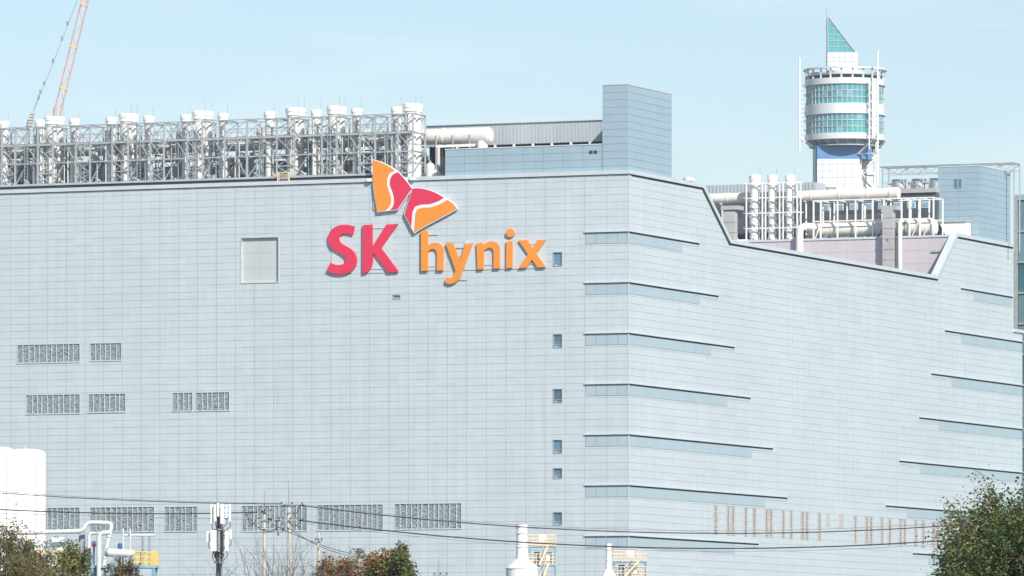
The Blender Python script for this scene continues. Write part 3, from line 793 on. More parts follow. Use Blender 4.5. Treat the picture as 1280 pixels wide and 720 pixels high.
# jumble of small valves, boxes and pipe runs seen through the rack
for i in range(len(cu)-1):
    w_ = cu[i]-cu[i+1]
    for j in range(2):
        a = cu[i+1]+w_*rnd.uniform(.2, .8); lv = (1, 2, 3, 2)[(i+j*2) % 4]; zz = (0, ZL1+.15, ZL2+.12, ZL3+.22)[lv]; cc = (('grey', 'ductgrey'), ('white', 'white'), ('cream', 'creamd'))[(i+j) % 3]; bay = (ORD+['fourteenth', 'fifteenth', 'sixteenth', 'seventeenth', 'eighteenth', 'nineteenth', 'twentieth', 'twenty first', 'twenty second', 'twenty third', 'twenty fourth', 'twenty fifth'])[len(cu)-2-i]; h = rnd.uniform(.5, 1.6); v = rnd.uniform(2.6, 5.8)
        t = thing('valve_cabinet', B(a, v, zz-.05), 'small %s cabinet %s, %s rack bay from the penthouse' % (cc[0], {1: 'standing low', 2: 'on the middle beam', 3: 'on the upper walkway'}[lv], bay), 'cabinet', 'cabinets inside the roof rack')
        q = MB(); q.bbox(a-.3, a+.3, v-.25, v+.25, zz-.05, zz+h); q.build('case', cc[1], t)
        q = MB(); q.bbox(a-.24, a+.24, v-.28, v-.252, zz+.08, zz+h-.08); q.build('door', rnd.choice(('ductgrey', 'machine')), t)
        q = MB(); q.bbox(a-.6, a+.6, v-.3, v+.3, zz-.12, zz-.055); q.build('shelf', 'grating', t)
for v, z, r, wh in ((5.6, ZL2+.35, .2, 'on the middle beams'), (5.9, ZL1+1.1, .26, 'low near the roof'), (4.6, ZL3-.45, .14, 'just under the walkway')):
    t = thing('service_pipe', B(50, v, z-.3), 'thin pale service pipe running through the roof rack '+wh, 'pipe', 'service pipes in the roof rack')
    bar('pipe_run', 'pipegrey', t, B(cu[0], v, z), B(cu[-1], v, z), r, kind='cyl')
    for u in cu[::2]: bar('pipe_hanger', 'galvd', t, B(u, v, z-r-.25), B(u, v, z-r+.02), .12)

# the fat cream header pipe behind the rack, ending over the penthouse
t = thing('header_pipe', B(30, 8, RT), 'fat cream insulated header pipe behind the rack ending above the penthouse', 'pipe')
vv = 7.9; zc = zat(170, uL(570, vv), vv); r = 1.0; u0 = uL(611, vv); 
seg = [u0]
while seg[-1] < 108: seg.append(seg[-1]+6.2)
for i in range(len(seg)-1):
    q = MB(); q.cyl(B(seg[i], vv, zc), B(seg[i+1]-.03, vv, zc), r, n=26); q.build('pipe_section', 'cream', t)
    q = MB(); q.cyl(B(seg[i+1]-.13, vv, zc), B(seg[i+1]+.1, vv, zc), r+.08, n=26); q.build('flange', 'cream', t)
q = MB(); q.lathe(B(u0+.9, vv, 0), [(r*.72, zp+.02), (r*.72, zc)], 20); q.build('drop_leg', 'cream', t)
q = MB(); q.cyl(B(u0-.35, vv, zc), B(u0, vv, zc), r*.85, r, n=26); q.build('end_cap', 'cream', t)
x = u0+2.2
while x < 108:
    q = MB()
    q.beam(B(x, vv-1.1, zc-r*1.25), B(x, vv+1.1, zc-r*1.25), .2); q.beam(B(x, vv-1.0, zc-r*1.25), B(x, vv-1.0, zc+.1), .16)
    q.beam(B(x, vv-1.0, RT if x > up+.5 else zp+.15), B(x, vv-1.0, zc-r*1.25), .2); q.beam(B(x, vv+1.0, RT if x > up+.5 else zp+.15), B(x, vv+1.0, zc-r*1.25), .2)
    q.build('pipe_saddle', 'galvd', t); x += 2.33
q = MB(); q.beam(B(u0+1.5, vv-1.05, zc-r*1.35), B(up+4, vv-1.05, zc-r*1.35), .16, .3); q.build('support_beam', 'white', t)
# little tanks between rack and penthouse
for px, h, rr, wh in ((538, 3.2, .55, 'tall slim'), (545, 2.2, .62, 'squat'), (551, 1.6, .4, 'tiny')):
    u = uL(px, 4); t = thing('dosing_tank', B(u, 4, RT), wh+' white dosing tank between the rack and the blue penthouse', 'tank', 'dosing tanks by the penthouse')
    q = MB(); q.lathe(B(u, 4, 0), [(rr, RT), (rr, RT+h-.3), (rr*.6, RT+h)], 16); q.build('tank_shell', 'white', t)
    q = MB(); q.cyl(B(u, 4, RT+h-.05), B(u, 4, RT+h+.3), rr*.25, n=10); q.build('lid', 'galv', t)
# yellow access gate
u = uL(355, .6); t = thing('roof_gate', B(u, .3, ZT+.36), 'small yellow guard rail box on the front roof edge', 'railing')
for (a, c) in ((-.75, -.1), (-.75, .75), (.75, .75), (.75, -.1)): 
    bar('post', 'orangerail', t, B(u+a, .3+c*.4, ZT+.36), B(u+a, .3+c*.4, ZT+1.55), .08)
for z in (.75, 1.15, 1.5):
    for c in (-.1, .75): bar('rail', 'orangerail', t, B(u-.75, .3+c*.4, ZT+z), B(u+.75, .3+c*.4, ZT+z), .06)
for k in range(4): bar('rail', 'orangerail', t, B(u-.45+k*.3, .26, ZT+.5), B(u-.45+k*.3, .26, ZT+1.5), .05)

# ------------------------------------------------------------------ plant on the far roof, seen across the notch
def Zf(py, px, v): return zat(py, uL(px, v), v)
vU = vP+4.5
t = thing('upper_duct_pipe', B(uL(1000, vU), vU, RT), 'long cream round duct crossing behind three stacks above the notch', 'pipe')
pa = (uL(1121, vU), Zf(241.5, 1121, vU)); zc = pa[1]; seg = [pa[0]]
while seg[-1] < 50: seg.append(seg[-1]+4.3)
for i in range(len(seg)-1):
    q = MB(); q.cyl(B(seg[i], vU, zc), B(seg[i+1]-.02, vU, zc), .76, n=22); q.build('pipe_section', 'cream', t)
    q = MB(); q.cyl(B(seg[i+1]-.1, vU, zc), B(seg[i+1]+.08, vU, zc), .83, n=22); q.build('flange', 'cream', t)
    q = MB(); q.beam(B(seg[i]+.9, vU, RT), B(seg[i]+.9, vU, zc-.74), .2); q.beam(B(seg[i]+.9, vU-.9, zc-.82), B(seg[i]+.9, vU+.9, zc-.82), .14); q.build('trestle', 'white', t)
q = MB(); q.cyl(B(pa[0]-.3, vU, zc), B(pa[0]+.9, vU, zc), .9, n=22); q.build('end_cap', 'cream', t)
vS = vP+2.0
for px, rr, wh in ((944, .72, 'widest of the three cream stacks'), (965.5, .6, 'middle one of the three cream stacks'), (987.5, .6, 'slim one of the three cream stacks beside the duct elbow')):
    u = uL(px, vS); stack(u, vS, Zf(219, px, vS), rr, rr*1.22, 'white', label=wh+' framed above the notch', group='three stacks above the notch', colh=1.5)
fr = thing('stack_frame', B(uL(967, vS), vS, RT), 'slim white steel frame holding three cream stacks above the notch', 'steel frame')
fc = [933, 953, 957, 974.5, 979, 996.5, 1001]
for v in (vS-1.1, vS+1.1):
    us = [uL(p, v) for p in fc]
    for u in us: bar('column', 'white', fr, B(u, v, RT), B(u, v, Zf(229, 967, v)), .17)
    for py in (229, 247, 266, 285):
        z = Zf(py, 967, v); bar('beam', 'white', fr, B(us[0]+.1, v, z), B(us[-1]-.1, v, z), .14)
    for i in range(0, 6):
        for py in (247, 266, 285): 
            z0_, z1_ = Zf(py+19, 967, v), Zf(py, 967, v)
            bar('brace', 'galv', fr, B(us[i], v, z0_ if i % 2 else z1_), B(us[i+1], v, z1_ if i % 2 else z0_), .09)
for p in fc:
    u = uL(p, vS)
    for py in (229, 247, 266, 285): z = Zf(py, 967, vS); bar('cross_beam', 'white', fr, B(u, vS-1.03, z), B(u, vS+1.03, z), .12)
# lower pipe with bulged end, its frame and drop pipes
vQ = vP+2.6
t = thing('lower_duct_pipe', B(uL(1090, vQ), vQ, RT), 'fat cream duct lying low behind the white frame with bulged end', 'pipe')
zq = Zf(286, 1095, vQ); e0 = uL(1166, vQ); e1 = uL(1012, vQ); n = 5
for i in range(n):
    a = e0+(e1-e0)*i/n; c = e0+(e1-e0)*(i+1)/n
    rr = 1.28 if i == 0 else 1.02
    q = MB(); q.cyl(B(a, vQ, zq), B(c-.02, vQ, zq), rr, n=26); q.build('pipe_section', 'cream', t)
    q = MB(); q.cyl(B(c-.1, vQ, zq), B(c+.08, vQ, zq), 1.1, n=26); q.build('flange', 'cream', t)
    q = MB(); q.bbox(a+.8, a+1.2, vQ-.8, vQ+.8, RT, zq-.75); q.build('saddle', 'galvd', t)
q = MB(); q.cyl(B(e0-.5, vQ, zq), B(e0, vQ, zq), 1.0, 1.28, n=26); q.build('end_cap', 'cream', t)
vD1 = vP-.75
u = uL(999.5, vD1); zt = Zf(283, 1000, vD1)
q = MB(); q.tube([B(u, vD1, ZN-1.15), B(u, vD1, zt-.8), B(u-.25, vD1+.05, zt-.2), B(u-.8, vD1+.4, zt), B(u-1.6, vQ, zt)], .56, 16); q.build('drop_pipe', 'cream', t)
u = uL(1125, vD1); zt = Zf(276, 1125, vD1)
q = MB(); q.tube([B(u, vD1, ZN-1.15), B(u, vD1, zt-.3), B(u+.1, vD1+.2, zt), B(u+.5, vQ, zt+.1)], .3, 12); q.build('thin_drop_pipe', 'pipegrey', t)
q = MB(); q.tube([B(uL(935, vP+1), vP+1, RT+.8), B(uL(922, vP+1), vP+1, RT+.8), B(uL(919, vP+1), vP+1, RT+1.2)], .5, 14); q.build('branch_pipe', 'cream', t)
fr = thing('roof_frame', B(uL(1090, vP+.9), vP+.9, RT), 'white steel post frame in front of the low fat duct', 'steel frame')
vW = vP+.95
fcx = [1017, 1026, 1047, 1069.5, 1091, 1105, 1127, 1137, 1150, 1167]
us = [uL(p, vW) for p in fcx]; zt = Zf(249, 1090, vW)
for u in us: bar('column', 'white', fr, B(u, vW, RT), B(u, vW, zt), .2); bar('column', 'white', fr, B(u, vW+4.0, RT), B(u, vW+4.0, zt), .18)
for z in (zt, Zf(275, 1090, vW), RT+.25):
    bar('beam', 'white', fr, B(us[0]+.1, vW, z), B(us[-1]-.1, vW, z), .16); bar('beam', 'white', fr, B(us[0]+.1, vW+4.0, z), B(us[-1]-.1, vW+4.0, z), .14)
for u in us: bar('cross_beam', 'white', fr, B(u, vW+.1, zt), B(u, vW+3.9, zt), .14)
for i in (0, 4, 7, 8): bar('brace', 'white', fr, B(us[i], vW, RT+.3), B(us[i+1], vW, Zf(275, 1090, vW)), .12)
# box ducts standing against the pink wall
for px0, px1, py, nm in ((1103, 1115.5, 262, 'tall grey box duct standing against the pinkish notch wall'), (903, 918, 262, 'grey box duct at the left end of the notch beside stacks')):
    v1 = vP-.09; v0 = v1-1.25; a0, a1 = uL(px1, v0), uL(px0, v0); z = Zf(py, px0, v0)
    t = thing('box_duct', B((a0+a1)/2, (v0+v1)/2, ZN-1.15), nm, 'duct')
    zz = ZN-1.15; 
    while zz < z-.6:
        q = MB(); q.bbox(a0, a1, v0, v1, zz, min(zz+1.45, z)); q.build('duct_section', 'ductgrey', t)
        q = MB(); q.bbox(a0-.06, a1+.06, v0-.06, v1, zz-.05, zz+.05); q.build('flange', 'ductgrey', t); zz += 1.5
    q = MB(); q.bbox(a0-.5, a1+.3, v0+.1, v1+1.5, z-.02, z+.55); q.build('duct_head', 'ductgrey', t)
    if px0 > 1000:
        q = MB(); q.bbox((a0+a1)/2-.15, (a0+a1)/2+.15, v0-.03, v0-.002, ZT-.55, ZT-.1); q.build('sign_plate', 'red', t)
# plant room behind, dark interior painted onto its wall; grey roof house over it
vZ = vP+9.5
t = thing('plant_room', B(uL(1080, vZ), vZ+4, RT), 'low dark plant room with small panes and grey metal fascia behind ducts', 'plant room')
a0, a1 = uL(1171, vZ), uL(868, vZ)
q = MB(); q.bbox(a0, a1, vZ, vZ+8, RT, Zf(243, 1080, vZ)); q.build('wall', 'roomshade', t)
q = MB(); q.bbox(uL(1021, vZ), a1, vZ-.6, vZ+8, Zf(247, 950, vZ), Zf(230, 950, vZ)); fa = q.build('fascia', 'corr', t)
q = MB(); x = uL(1021, vZ)+.2
while x < a1: q.bbox(x, x+.2, vZ-.68, vZ-.6, Zf(247, 950, vZ)+.05, Zf(230, 950, vZ)-.05); x += .55
props(q.build('corrugation_rib', 'corr', fa), kind='stuff')
q = MB(); q.bbox(a0, uL(1021, vZ)-.02, vZ-.3, vZ+8, Zf(243, 1080, vZ), Zf(238, 1080, vZ)); q.build('fascia', 'ductgrey', t)
x = a0+1
while x < uL(1021, vZ):
    q = MB(); q.bbox(x, x+1.3, vZ-.06, vZ-.002, Zf(262, 1080, vZ), Zf(254, 1080, vZ)); wdw = q.build('window', 'white', t)
    q = MB(); q.bbox(x+.1, x+1.2, vZ-.1, vZ-.065, Zf(262, 1080, vZ)+.1, Zf(254, 1080, vZ)-.1); q.build('pane', 'bluesteel', wdw); x += 2.2
q = MB(); q.bbox(uL(1100, vZ-2), uL(1010, vZ-2), vZ-2.2, vZ-1.2, RT, Zf(268, 1060, vZ-2)); q.build('low_cabinet_row', 'ductgrey', t)
u = uL(1037, vZ+5); zt = Zf(229, 1037, vZ+5)
t = thing('roof_ventilator', B(u, vZ+5, zt-2), 'squat white mushroom roof ventilator in front of the observation tower', 'ventilator')
q = MB(); q.lathe(B(u, vZ+5, 0), [(.8, Zf(238, 1080, vZ)), (.8, zt-.7)], 18); q.build('neck', 'white', t)
q = MB(); q.lathe(B(u, vZ+5, 0), [(.8, zt-.7), (1.25, zt-.6), (1.3, zt-.15), (.8, zt)], 18); q.build('hood', 'white', t)
u = uL(861, 20); t = thing('roof_ventilator', B(u, 22, RT), 'small white roof ventilator peeping over the side coping by the stair block', 'ventilator')
u = .9+2; vq = vR(861, 2.9); zt = zat(222, u, vq)
q = MB(); q.lathe(B(u, vq, 0), [(.4, RT), (.4, zt-.5)], 16); q.build('neck', 'white', t)
q = MB(); q.lathe(B(u, vq, 0), [(.4, zt-.5), (.75, zt-.42), (.75, zt-.1), (.4, zt)], 16); q.build('hood', 'white', t)
t.location = B(u, vq, RT); d = WL[t.name]-Vector(t.location); WL[t.name] = Vector(t.location)
for c in t.children: c.location = Vector(c.location)+d
# canopy under the lift block
a0, a1 = uL(1212, v2-1), uL(1174, v2-1)
t = thing('duct_canopy', B((a0+a1)/2, v2-1, RT), 'white flared sheet metal canopy at the foot of the far blue block', 'canopy')
q = MB(); z0_, z1_ = RT, Zf(277, 1190, v2-1)
q.prism([B(a1, v2-2.4, z1_-.15), B(a1, v2-2.4, z1_), B(a0, v2-2.4, z1_), B(a0, v2-2.4, z1_-.15)], [B(a1, v2-.08, z1_-.15), B(a1, v2-.08, z1_), B(a0, v2-.08, z1_), B(a0, v2-.08, z1_-.15)]); q.build('canopy_top', 'strip', t)
q = MB(); q.prism([B(a0+.1, v2-2.2, z0_), B(a1-2.2, v2-2.2, z0_), B(a1-.4, v2-2.2, z1_-.155), B(a0+.1, v2-2.2, z1_-.155)], [B(a0+.1, v2-.2, z0_), B(a1-2.2, v2-.2, z0_), B(a1-.4, v2-.2, z1_-.155), B(a0+.1, v2-.2, z1_-.155)]); q.build('flare', 'white', t)

# cooling deck with fans and truss, left of and behind the lift block
vK = vE-3.0; 
t = thing('cooling_deck', B(uL(1140, vK), vK+3, RT), 'raised grey deck carrying round cooling fans beside the far blue block', 'platform')
a0, a1 = uL(1172, vK), uL(1104, vK); zk = Zf(236, 1140, vK)
q = MB(); q.bbox(a0-.5, a1, vK, vK+5, zk-.3, zk); q.build('deck', 'galvd', t)
q = MB(); q.bbox(a0-.5, a1-.4, vK+.3, vK+.4, zk-1.4, zk-.31); q.build('fascia', 'ductgrey', t)
for i in range(5):
    u = a0+(a1-a0)*(i+.3)/5
    for v in (vK+.2, vK+2.7): bar('leg', 'galvd', t, B(u, v, RT), B(u, v, zk-.3), .22)
for i in range(9):
    u = a0+(a1-a0)*(i+.5)/9; bar('rail_post', 'galv', t, B(u, vK+.06, zk), B(u, vK+.06, zk+1.1), .06)
bar('handrail', 'galv', t, B(a0, vK+.06, zk+1.1), B(a1, vK+.06, zk+1.1), .06)
for px, wh in ((1124, 'at the open end of the deck'), (1149, 'in the middle of the deck'), (1171, 'half hidden by the blue block')):
    u = uL(px, vK+1.6)
    t = thing('cooling_fan', B(u, vK+1.6, zk), 'round galvanised cooling fan casing '+wh, 'fan', 'cooling fans on the deck')
    q = MB(); q.lathe(B(u, vK+1.6, 0), [(1.0, zk+.001), (1.05, zk+.5), (.95, zk+.9), (1.1, zk+1.5), (1.02, zk+1.5), (.9, zk+1.0)], 22); q.build('casing', 'galv', t)
    q = MB(); q.bbox(u+1.1, u+1.6, vK+1.0, vK+1.5, zk+.001, zk+1.1); q.build('motor', 'creamd', t)
t = thing('roof_truss', B(uL(1180, vK), vK, zk), 'light steel lattice truss over the cooling fans and behind the blue block', 'truss')
a0, a1 = uL(1268, vK), uL(1104, vK); zt0 = Zf(209, 1104, vK); 
for v in (vK-.2, vK+2.4):
    bar('top_chord', 'galvd', t, B(a1+.4, v, zt0), B(a0, v, zt0), .18); bar('bottom_chord', 'galv', t, B(a1, v, zt0-1.0), B(a0, v, zt0-1.0), .1)
    n = 14
    for i in range(n):
        x0 = a1+(a0-a1)*i/n; x1 = a1+(a0-a1)*(i+1)/n
        if i % 2 == 0: bar('post', 'galv', t, B(x0, v, zt0-1.0), B(x0, v, zt0-.1), .1)
        bar('lacing', 'galv', t, B(x0, v, zt0-1.0 if i % 2 else zt0-.1), B(x1, v, zt0-.1 if i % 2 else zt0-1.0), .08)
    for x in (a1, a0): bar('leg', 'galv', t, B(x, v, RT), B(x, v, zt0-.1), .16)
for i in range(8):
    x = a1+(a0-a1)*i/7; bar('cross_beam', 'galvd', t, B(x, vK-.1, zt0), B(x, vK+2.3, zt0), .12)

# ------------------------------------------------------------------ glass office block at the far end
vG = vF+3; zg = zat(243, 0, vG)
gb = thing('glass_office', B(-10, vG+12, 0), 'teal curtain walled office block beyond the far end of the factory', 'building')
ug = uL(1267.5, vG)
q = MB(); q.bbox(-42, ug, vG+.3, vG+30, 0, zg-.8); q.build('wall_core', 'tealdark', gb)
q = MB(); q.bbox(-42.3, ug+.1, vG-.1, vG+30, zg-.8, zg); q.build('roof_edge', 'galv', gb)
q = MB(); q.bbox(ug-.55, ug+.05, vG-.15, vG+.35, 0, zg-.8); q.build('corner_pier', 'galv', gb)
nfl = 15
for j in range(nfl):
    z0 = 8+(zg-9)*j/nfl; z1 = 8+(zg-9)*(j+1)/nfl
    q = MB(); q.bbox(-42, ug-.6, vG-.08, vG+.35, z0, z0+.25); q.build('floor_band', 'galv', gb)
    for i in range(8):
        x1 = ug-.6-i*1.45
        q = MB(); q.bbox(x1-1.38, x1-.06, vG+.1, vG+.16, z0+.27, z1-.03); q.build('pane', 'curtain' if (i+j) % 3 else 'tealdark', gb)
        if i < 8: q = MB(); q.bbox(x1-1.45, x1-1.37, vG-.02, vG+.3, z0+.26, z1); q.build('mullion', 'towerdark', gb)

# ------------------------------------------------------------------ observation tower 2 km away
TY = 2000.0; TS = F/TY
def tz(py): return CAMZ+(HY-py)/TS
def tx(px): return (px-640)/TS
tc0 = Vector((tx(1056.5), TY, 0))
tw = thing('observation_tower', tc0, 'tall white observation tower with round glazed drum and glass fin', 'tower')
x0, x1 = tx(1017.5), tx(1073)
q = MB(); q.wbox(x0+.6, x1, TY-7, TY+8, 0, tz(201)); sh = q.build('shaft', 'towerwhite', tw)
q = MB(); q.wbox(x0+.6, x1+3.5, TY-7, TY+8, tz(201), tz(184)); q.build('blue_collar', 'towerblue', tw)
q = MB(); q.wbox(x0, x0+.58, TY-6, TY+8, 0, tz(184)); q.build('blue_side_face', 'bluesteel', tw)
for i in range(24):
    z = tz(201)-1.6-i*1.9; 
    q = MB(); q.wbox(x0+.6, x1, TY-7.03, TY-7.0, z, z+.14); q.build('tile_joint', 'galv', sh)
for i in range(1, 6):
    x = x0+(x1-x0)*i/6; q = MB(); q.wbox(x-.07, x+.07, TY-7.03, TY-7.0, tz(260), tz(201.5)); q.build('tile_joint', 'galv', sh)
# scaffold lift mast on the right of the shaft
xs = [tx(1073)+.35, tx(1094)]
for x in xs:
    for y in (TY-6.5, TY-1): bar('mast_post', 'white', tw, (x, y, 0), (x, y, tz(172)), .5)
zz = tz(275); k = 0
while zz < tz(180):
    for y in (TY-6.5, TY-1):
        bar('mast_beam', 'white', tw, (xs[0], y, zz), (xs[1], y, zz), .3)
        bar('mast_brace', 'white', tw, (xs[0 if k % 2 else 1], y, zz), (xs[1 if k % 2 else 0], y, min(zz+4.4, tz(178))), .28)
    zz += 4.4; k += 1
q = MB(); q.wbox(xs[0]+.3, xs[1]-.5, TY-.6, TY+7, 0, tz(186)); q.build('mast_core', 'towerwhite', tw)
# drum
r = 50.3/TS
def ring(name, m, r0, ya, yb, r1=None, parent=tw, n=64, cx=tc0):
    q = MB(); q.lathe((cx.x, cx.y, 0), [(r0, tz(ya)), (r0 if r1 is None else r1, tz(yb))], n); return q.build(name, m, parent)
ring('drum_underside', 'towerdark', r*.84, 183.5, 177, r*.985)
q = MB(); q.lathe((tc0.x, tc0.y, 0), [(r*.8, tz(184.6)), (r*.9, tz(184.6)), (r*.9, tz(183.4)), (r*.8, tz(183.4)), (r*.8, tz(184.6))], 64, caps=False); q.build('service_ring', 'galv', tw)
ring('white_ring', 'towerwhite', r*1.0, 176.9, 169.5)
def glazed(ya, yb, nrow):
    g = ring('glass_band', 'teal', r*.955, ya, yb)
    q = MB(); n = 48
    for i in range(n):
        a = 2*math.pi*i/n; c = Vector((math.cos(a), math.sin(a), 0))
        q.beam(tc0+c*r*.962+UP*tz(ya), tc0+c*r*.962+UP*tz(yb), .16, .22)
    props(q.build('mullion', 'galv', g), kind='stuff')
    for k in range(1, nrow):
        y = ya+(yb-ya)*k/nrow; q = MB(); z = tz(y); q.lathe((tc0.x, tc0.y, 0), [(r*.95, z-.12), (r*.972, z-.12), (r*.972, z+.12), (r*.95, z+.12)], 64); q.build('transom', 'galv', g)
    for i in range(n):
        if random.random() < .24:
            k = random.randrange(nrow); a0 = 2*math.pi*(i+.06)/n; a1 = 2*math.pi*(i+.94)/n
            za = tz(ya+(yb-ya)*k/nrow)+.14; zb_ = tz(ya+(yb-ya)*(k+1)/nrow)-.14
            P = [tc0+Vector((math.cos(a)*r*.966, math.sin(a)*r*.966, 0))+UP*z for a, z in ((a0, za), (a1, za), (a1, zb_), (a0, zb_))]
            Q = [tc0+Vector((math.cos(a)*r*.957, math.sin(a)*r*.957, 0))+UP*z for a, z in ((a0, za), (a1, za), (a1, zb_), (a0, zb_))]
            q = MB(); q.prism(P, Q); q.build('pane', 'tealdark' if random.random() < .4 else 'bluesteel', g)
for ya_, yb_ in ((169.4, 145.6), (132.5, 108.6)):
    a0 = -math.pi/2+math.asin((tx(1083.5)-tc0.x)/r); a1 = -math.pi/2+math.asin((tx(1094.5)-tc0.x)/r); P = []; Q = []
    for i in range(6):
        a = a0+(a1-a0)*i/5; P.append(tc0+Vector((math.cos(a), math.sin(a), 0))*r*.995); Q.append(tc0+Vector((math.cos(a), math.sin(a), 0))*r*.94)
    q = MB()
    for i in range(5): q.prism([P[i]+UP*tz(ya_), P[i+1]+UP*tz(ya_), P[i+1]+UP*tz(yb_), P[i]+UP*tz(yb_)], [Q[i]+UP*tz(ya_), Q[i+1]+UP*tz(ya_), Q[i+1]+UP*tz(yb_), Q[i]+UP*tz(yb_)])
    q.build('white_pier', 'towerwhite', tw)
glazed(169.4, 145.6, 3)
ring('white_ring', 'towerwhite', r*1.0, 145.5, 132.6)
glazed(132.5, 108.6, 3)
ring('white_ring', 'towerwhite', r*1.0, 108.5, 101)
ring('deck_wall', 'towerwhite', r*.42, 101, 89)
q = MB(); q.lathe((tc0.x, tc0.y, 0), [(r*.93, tz(89.3)), (r*1.04, tz(89.3)), (r*1.04, tz(87.2)), (r*.93, tz(87.2)), (r*.93, tz(89.3))], 64, caps=False); q.build('top_ring', 'towerwhite', tw)
for i in range(22):
    a = 2*math.pi*i/22; c = Vector((math.cos(a), math.sin(a), 0)); bar('deck_post', 'towerwhite', tw, tc0+c*r*.97+UP*tz(101), tc0+c*r*.97+UP*tz(89.2), .45)
q = MB(); q.lathe((tc0.x, tc0.y, 0), [(r*.97, tz(96.6)), (r*.99, tz(96.6)), (r*.99, tz(95.6)), (r*.97, tz(95.6))], 64); q.build('deck_rail', 'galv', tw)
for i in range(24):
    a = 2*math.pi*i/24; c = Vector((math.cos(a), math.sin(a), 0)); bar('underside_rib', 'galv', tw, tc0+c*r*.86+UP*(tz(183.5)-.2), tc0+c*r*.99+UP*(tz(177)-.2), .22)
# head and glass fin
h0, h1 = tx(1033.6), tx(1071.5)
q = MB(); q.wbox(h0, h1, TY-3.5, TY+5, tz(89), tz(67.4)); hd = q.build('head_block', 'towerwhite', tw)
for i in range(1, 4):
    z = tz(89)+(tz(67.4)-tz(89))*i/4; q = MB(); q.wbox(h0-.02, h1+.02, TY-3.56, TY-3.5, z-.06, z+.06); q.build('tile_joint', 'galv', hd)
for i in range(1, 5):
    x = h0+(h1-h0)*i/5; q = MB(); q.wbox(x-.06, x+.06, TY-3.57, TY-3.5, tz(86), tz(67.6)); q.build('tile_joint', 'galv', hd)
A = (tx(1034.6), tz(67)); Bp = (tx(1069.5), tz(67)); Cp = (tx(1035), tz(22))
q = MB(); q.prism([Vector((p[0], TY-3, p[1])) for p in (A, Bp, Cp)], [Vector((p[0], TY+4, p[1])) for p in (A, Bp, Cp)]); fn = q.build('glass_fin', 'teal', tw)
for k in range(1, 6):
    s = k/6; z = A[1]+(Cp[1]-A[1])*s; xr = Bp[0]+(Cp[0]-Bp[0])*s; bar('fin_transom', 'galv', fn, (A[0], TY-3.04, z), (xr, TY-3.04, z), .16)
for k in range(1, 6):
    s = k/6; x = A[0]+(Bp[0]-A[0])*s; zt = A[1]+(Cp[1]-A[1])*(1-s); bar('fin_mullion', 'galv', fn, (x, TY-3.05, A[1]), (x, TY-3.05, zt), .16)
for p, q_ in ((A, Cp), (Bp, Cp), (A, Bp)): bar('fin_edge', 'galv', fn, (p[0], TY-3.1, p[1]), (q_[0], TY-3.1, q_[1]), .3)
bar('spire', 'rod', tw, (tx(1033.5), TY, tz(88)), (tx(1033.2), TY, tz(10)), .1, kind='rod')
for px in (1037, 1062): bar('aerial', 'rod', tw, (tx(px+12), TY, tz(87)), (tx(px+12), TY, tz(80)), .12)
# outrigger masts
for px, ya, yb in ((999.2, 73, 190), (1094.3, 69, 236)):
    x = tx(px); y = TY-12.4 if px > 1050 else TY-2
    bar('outrigger_mast', 'white', tw, (x, y, tz(yb)), (x, y, tz(ya)), .26, kind='rod')
    cx = tc0+(Vector((x, y, 0))-tc0).normalized()*r*.98
    if px > 1050: cx = Vector((x-2.4, y+1.2, 0))
    zs_ = [105, 116, 127, 138, 149, 160, 171]
    for i, yy in enumerate(zs_):
        bar('outrigger_strut', 'white', tw, (x, y, tz(yy)), (cx.x, cx.y, tz(yy+4)), .22)
        bar('outrigger_strut', 'white', tw, (x, y, tz(yy+8)), (cx.x, cx.y, tz(yy+4)), .2)
    if px > 1050: bar('outrigger_mast', 'white', tw, (cx.x, cx.y, tz(190)), (cx.x, cx.y, tz(103)), .2, kind='rod')
    else: bar('outrigger_strut', 'white', tw, (x, y, tz(173)), (x0+1, TY-5, tz(188)), .4)
bar('outrigger_strut', 'white', tw, (tx(1094.3), TY-12.4, tz(173)), (tx(1071), TY-7.3, tz(195)), .42)
bar('outrigger_strut', 'white', tw, (tx(1094.3), TY-12.4, tz(195)), (tx(1073), TY-7.3, tz(195)), .3)

# ------------------------------------------------------------------ crane beyond the roof
CY = 1300.0
def cp(px, py, y=CY): return PX(px, py, y)
base = cp(-108, 872); tip = cp(122.5, -66)
cr = thing('crawler_crane', Vector((base.x, CY, 0)), 'tall red lattice boom crane with steel pendant beyond the stacks', 'crane')
q = MB(); 
for dy in (-3.2, 3.2): q.wbox(base.x-5, base.x+5, CY+dy-.7, CY+dy+.7, 0, 1.5)
q.build('track', 'steel', cr)
q = MB(); q.wbox(base.x-6, base.x+2.5, CY-2, CY+2, 1.3, 4.2); q.build('upper_body', 'cranered', cr)
dd = (tip-base).normalized(); sd = dd.cross(Vector((0, 1, 0))).normalized(); hw = 4.1/F*CY
L = (tip-base).length
def bp(s, a, c): 
    k = min(1, s/8, (L-s)/6+.15); return base+dd*s+sd*a*hw*k+Vector((0, 1, 0))*c*hw*k
for a in (-1, 1):
    for c in (-1, 1): q = MB(); q.tube([bp(s, a, c) for s in (0.5, 8, L*.33, L*.66, L-6, L-.2)], .085, 6); q.build('chord', 'cranered', cr)
s = 8; k = 0; stp = 2.5; lace = MB()
while s < L-6:
    for c in (-1, 1): lace.beam(bp(s, -1 if k % 2 else 1, c), bp(s+stp, 1 if k % 2 else -1, c), .045)
    for a in (-1, 1): lace.beam(bp(s, a, -1 if k % 2 else 1), bp(s+stp, a, 1 if k % 2 else -1), .045)
    s += stp; k += 1
props(lace.build('lacing', 'cranered', cr), kind='stuff')
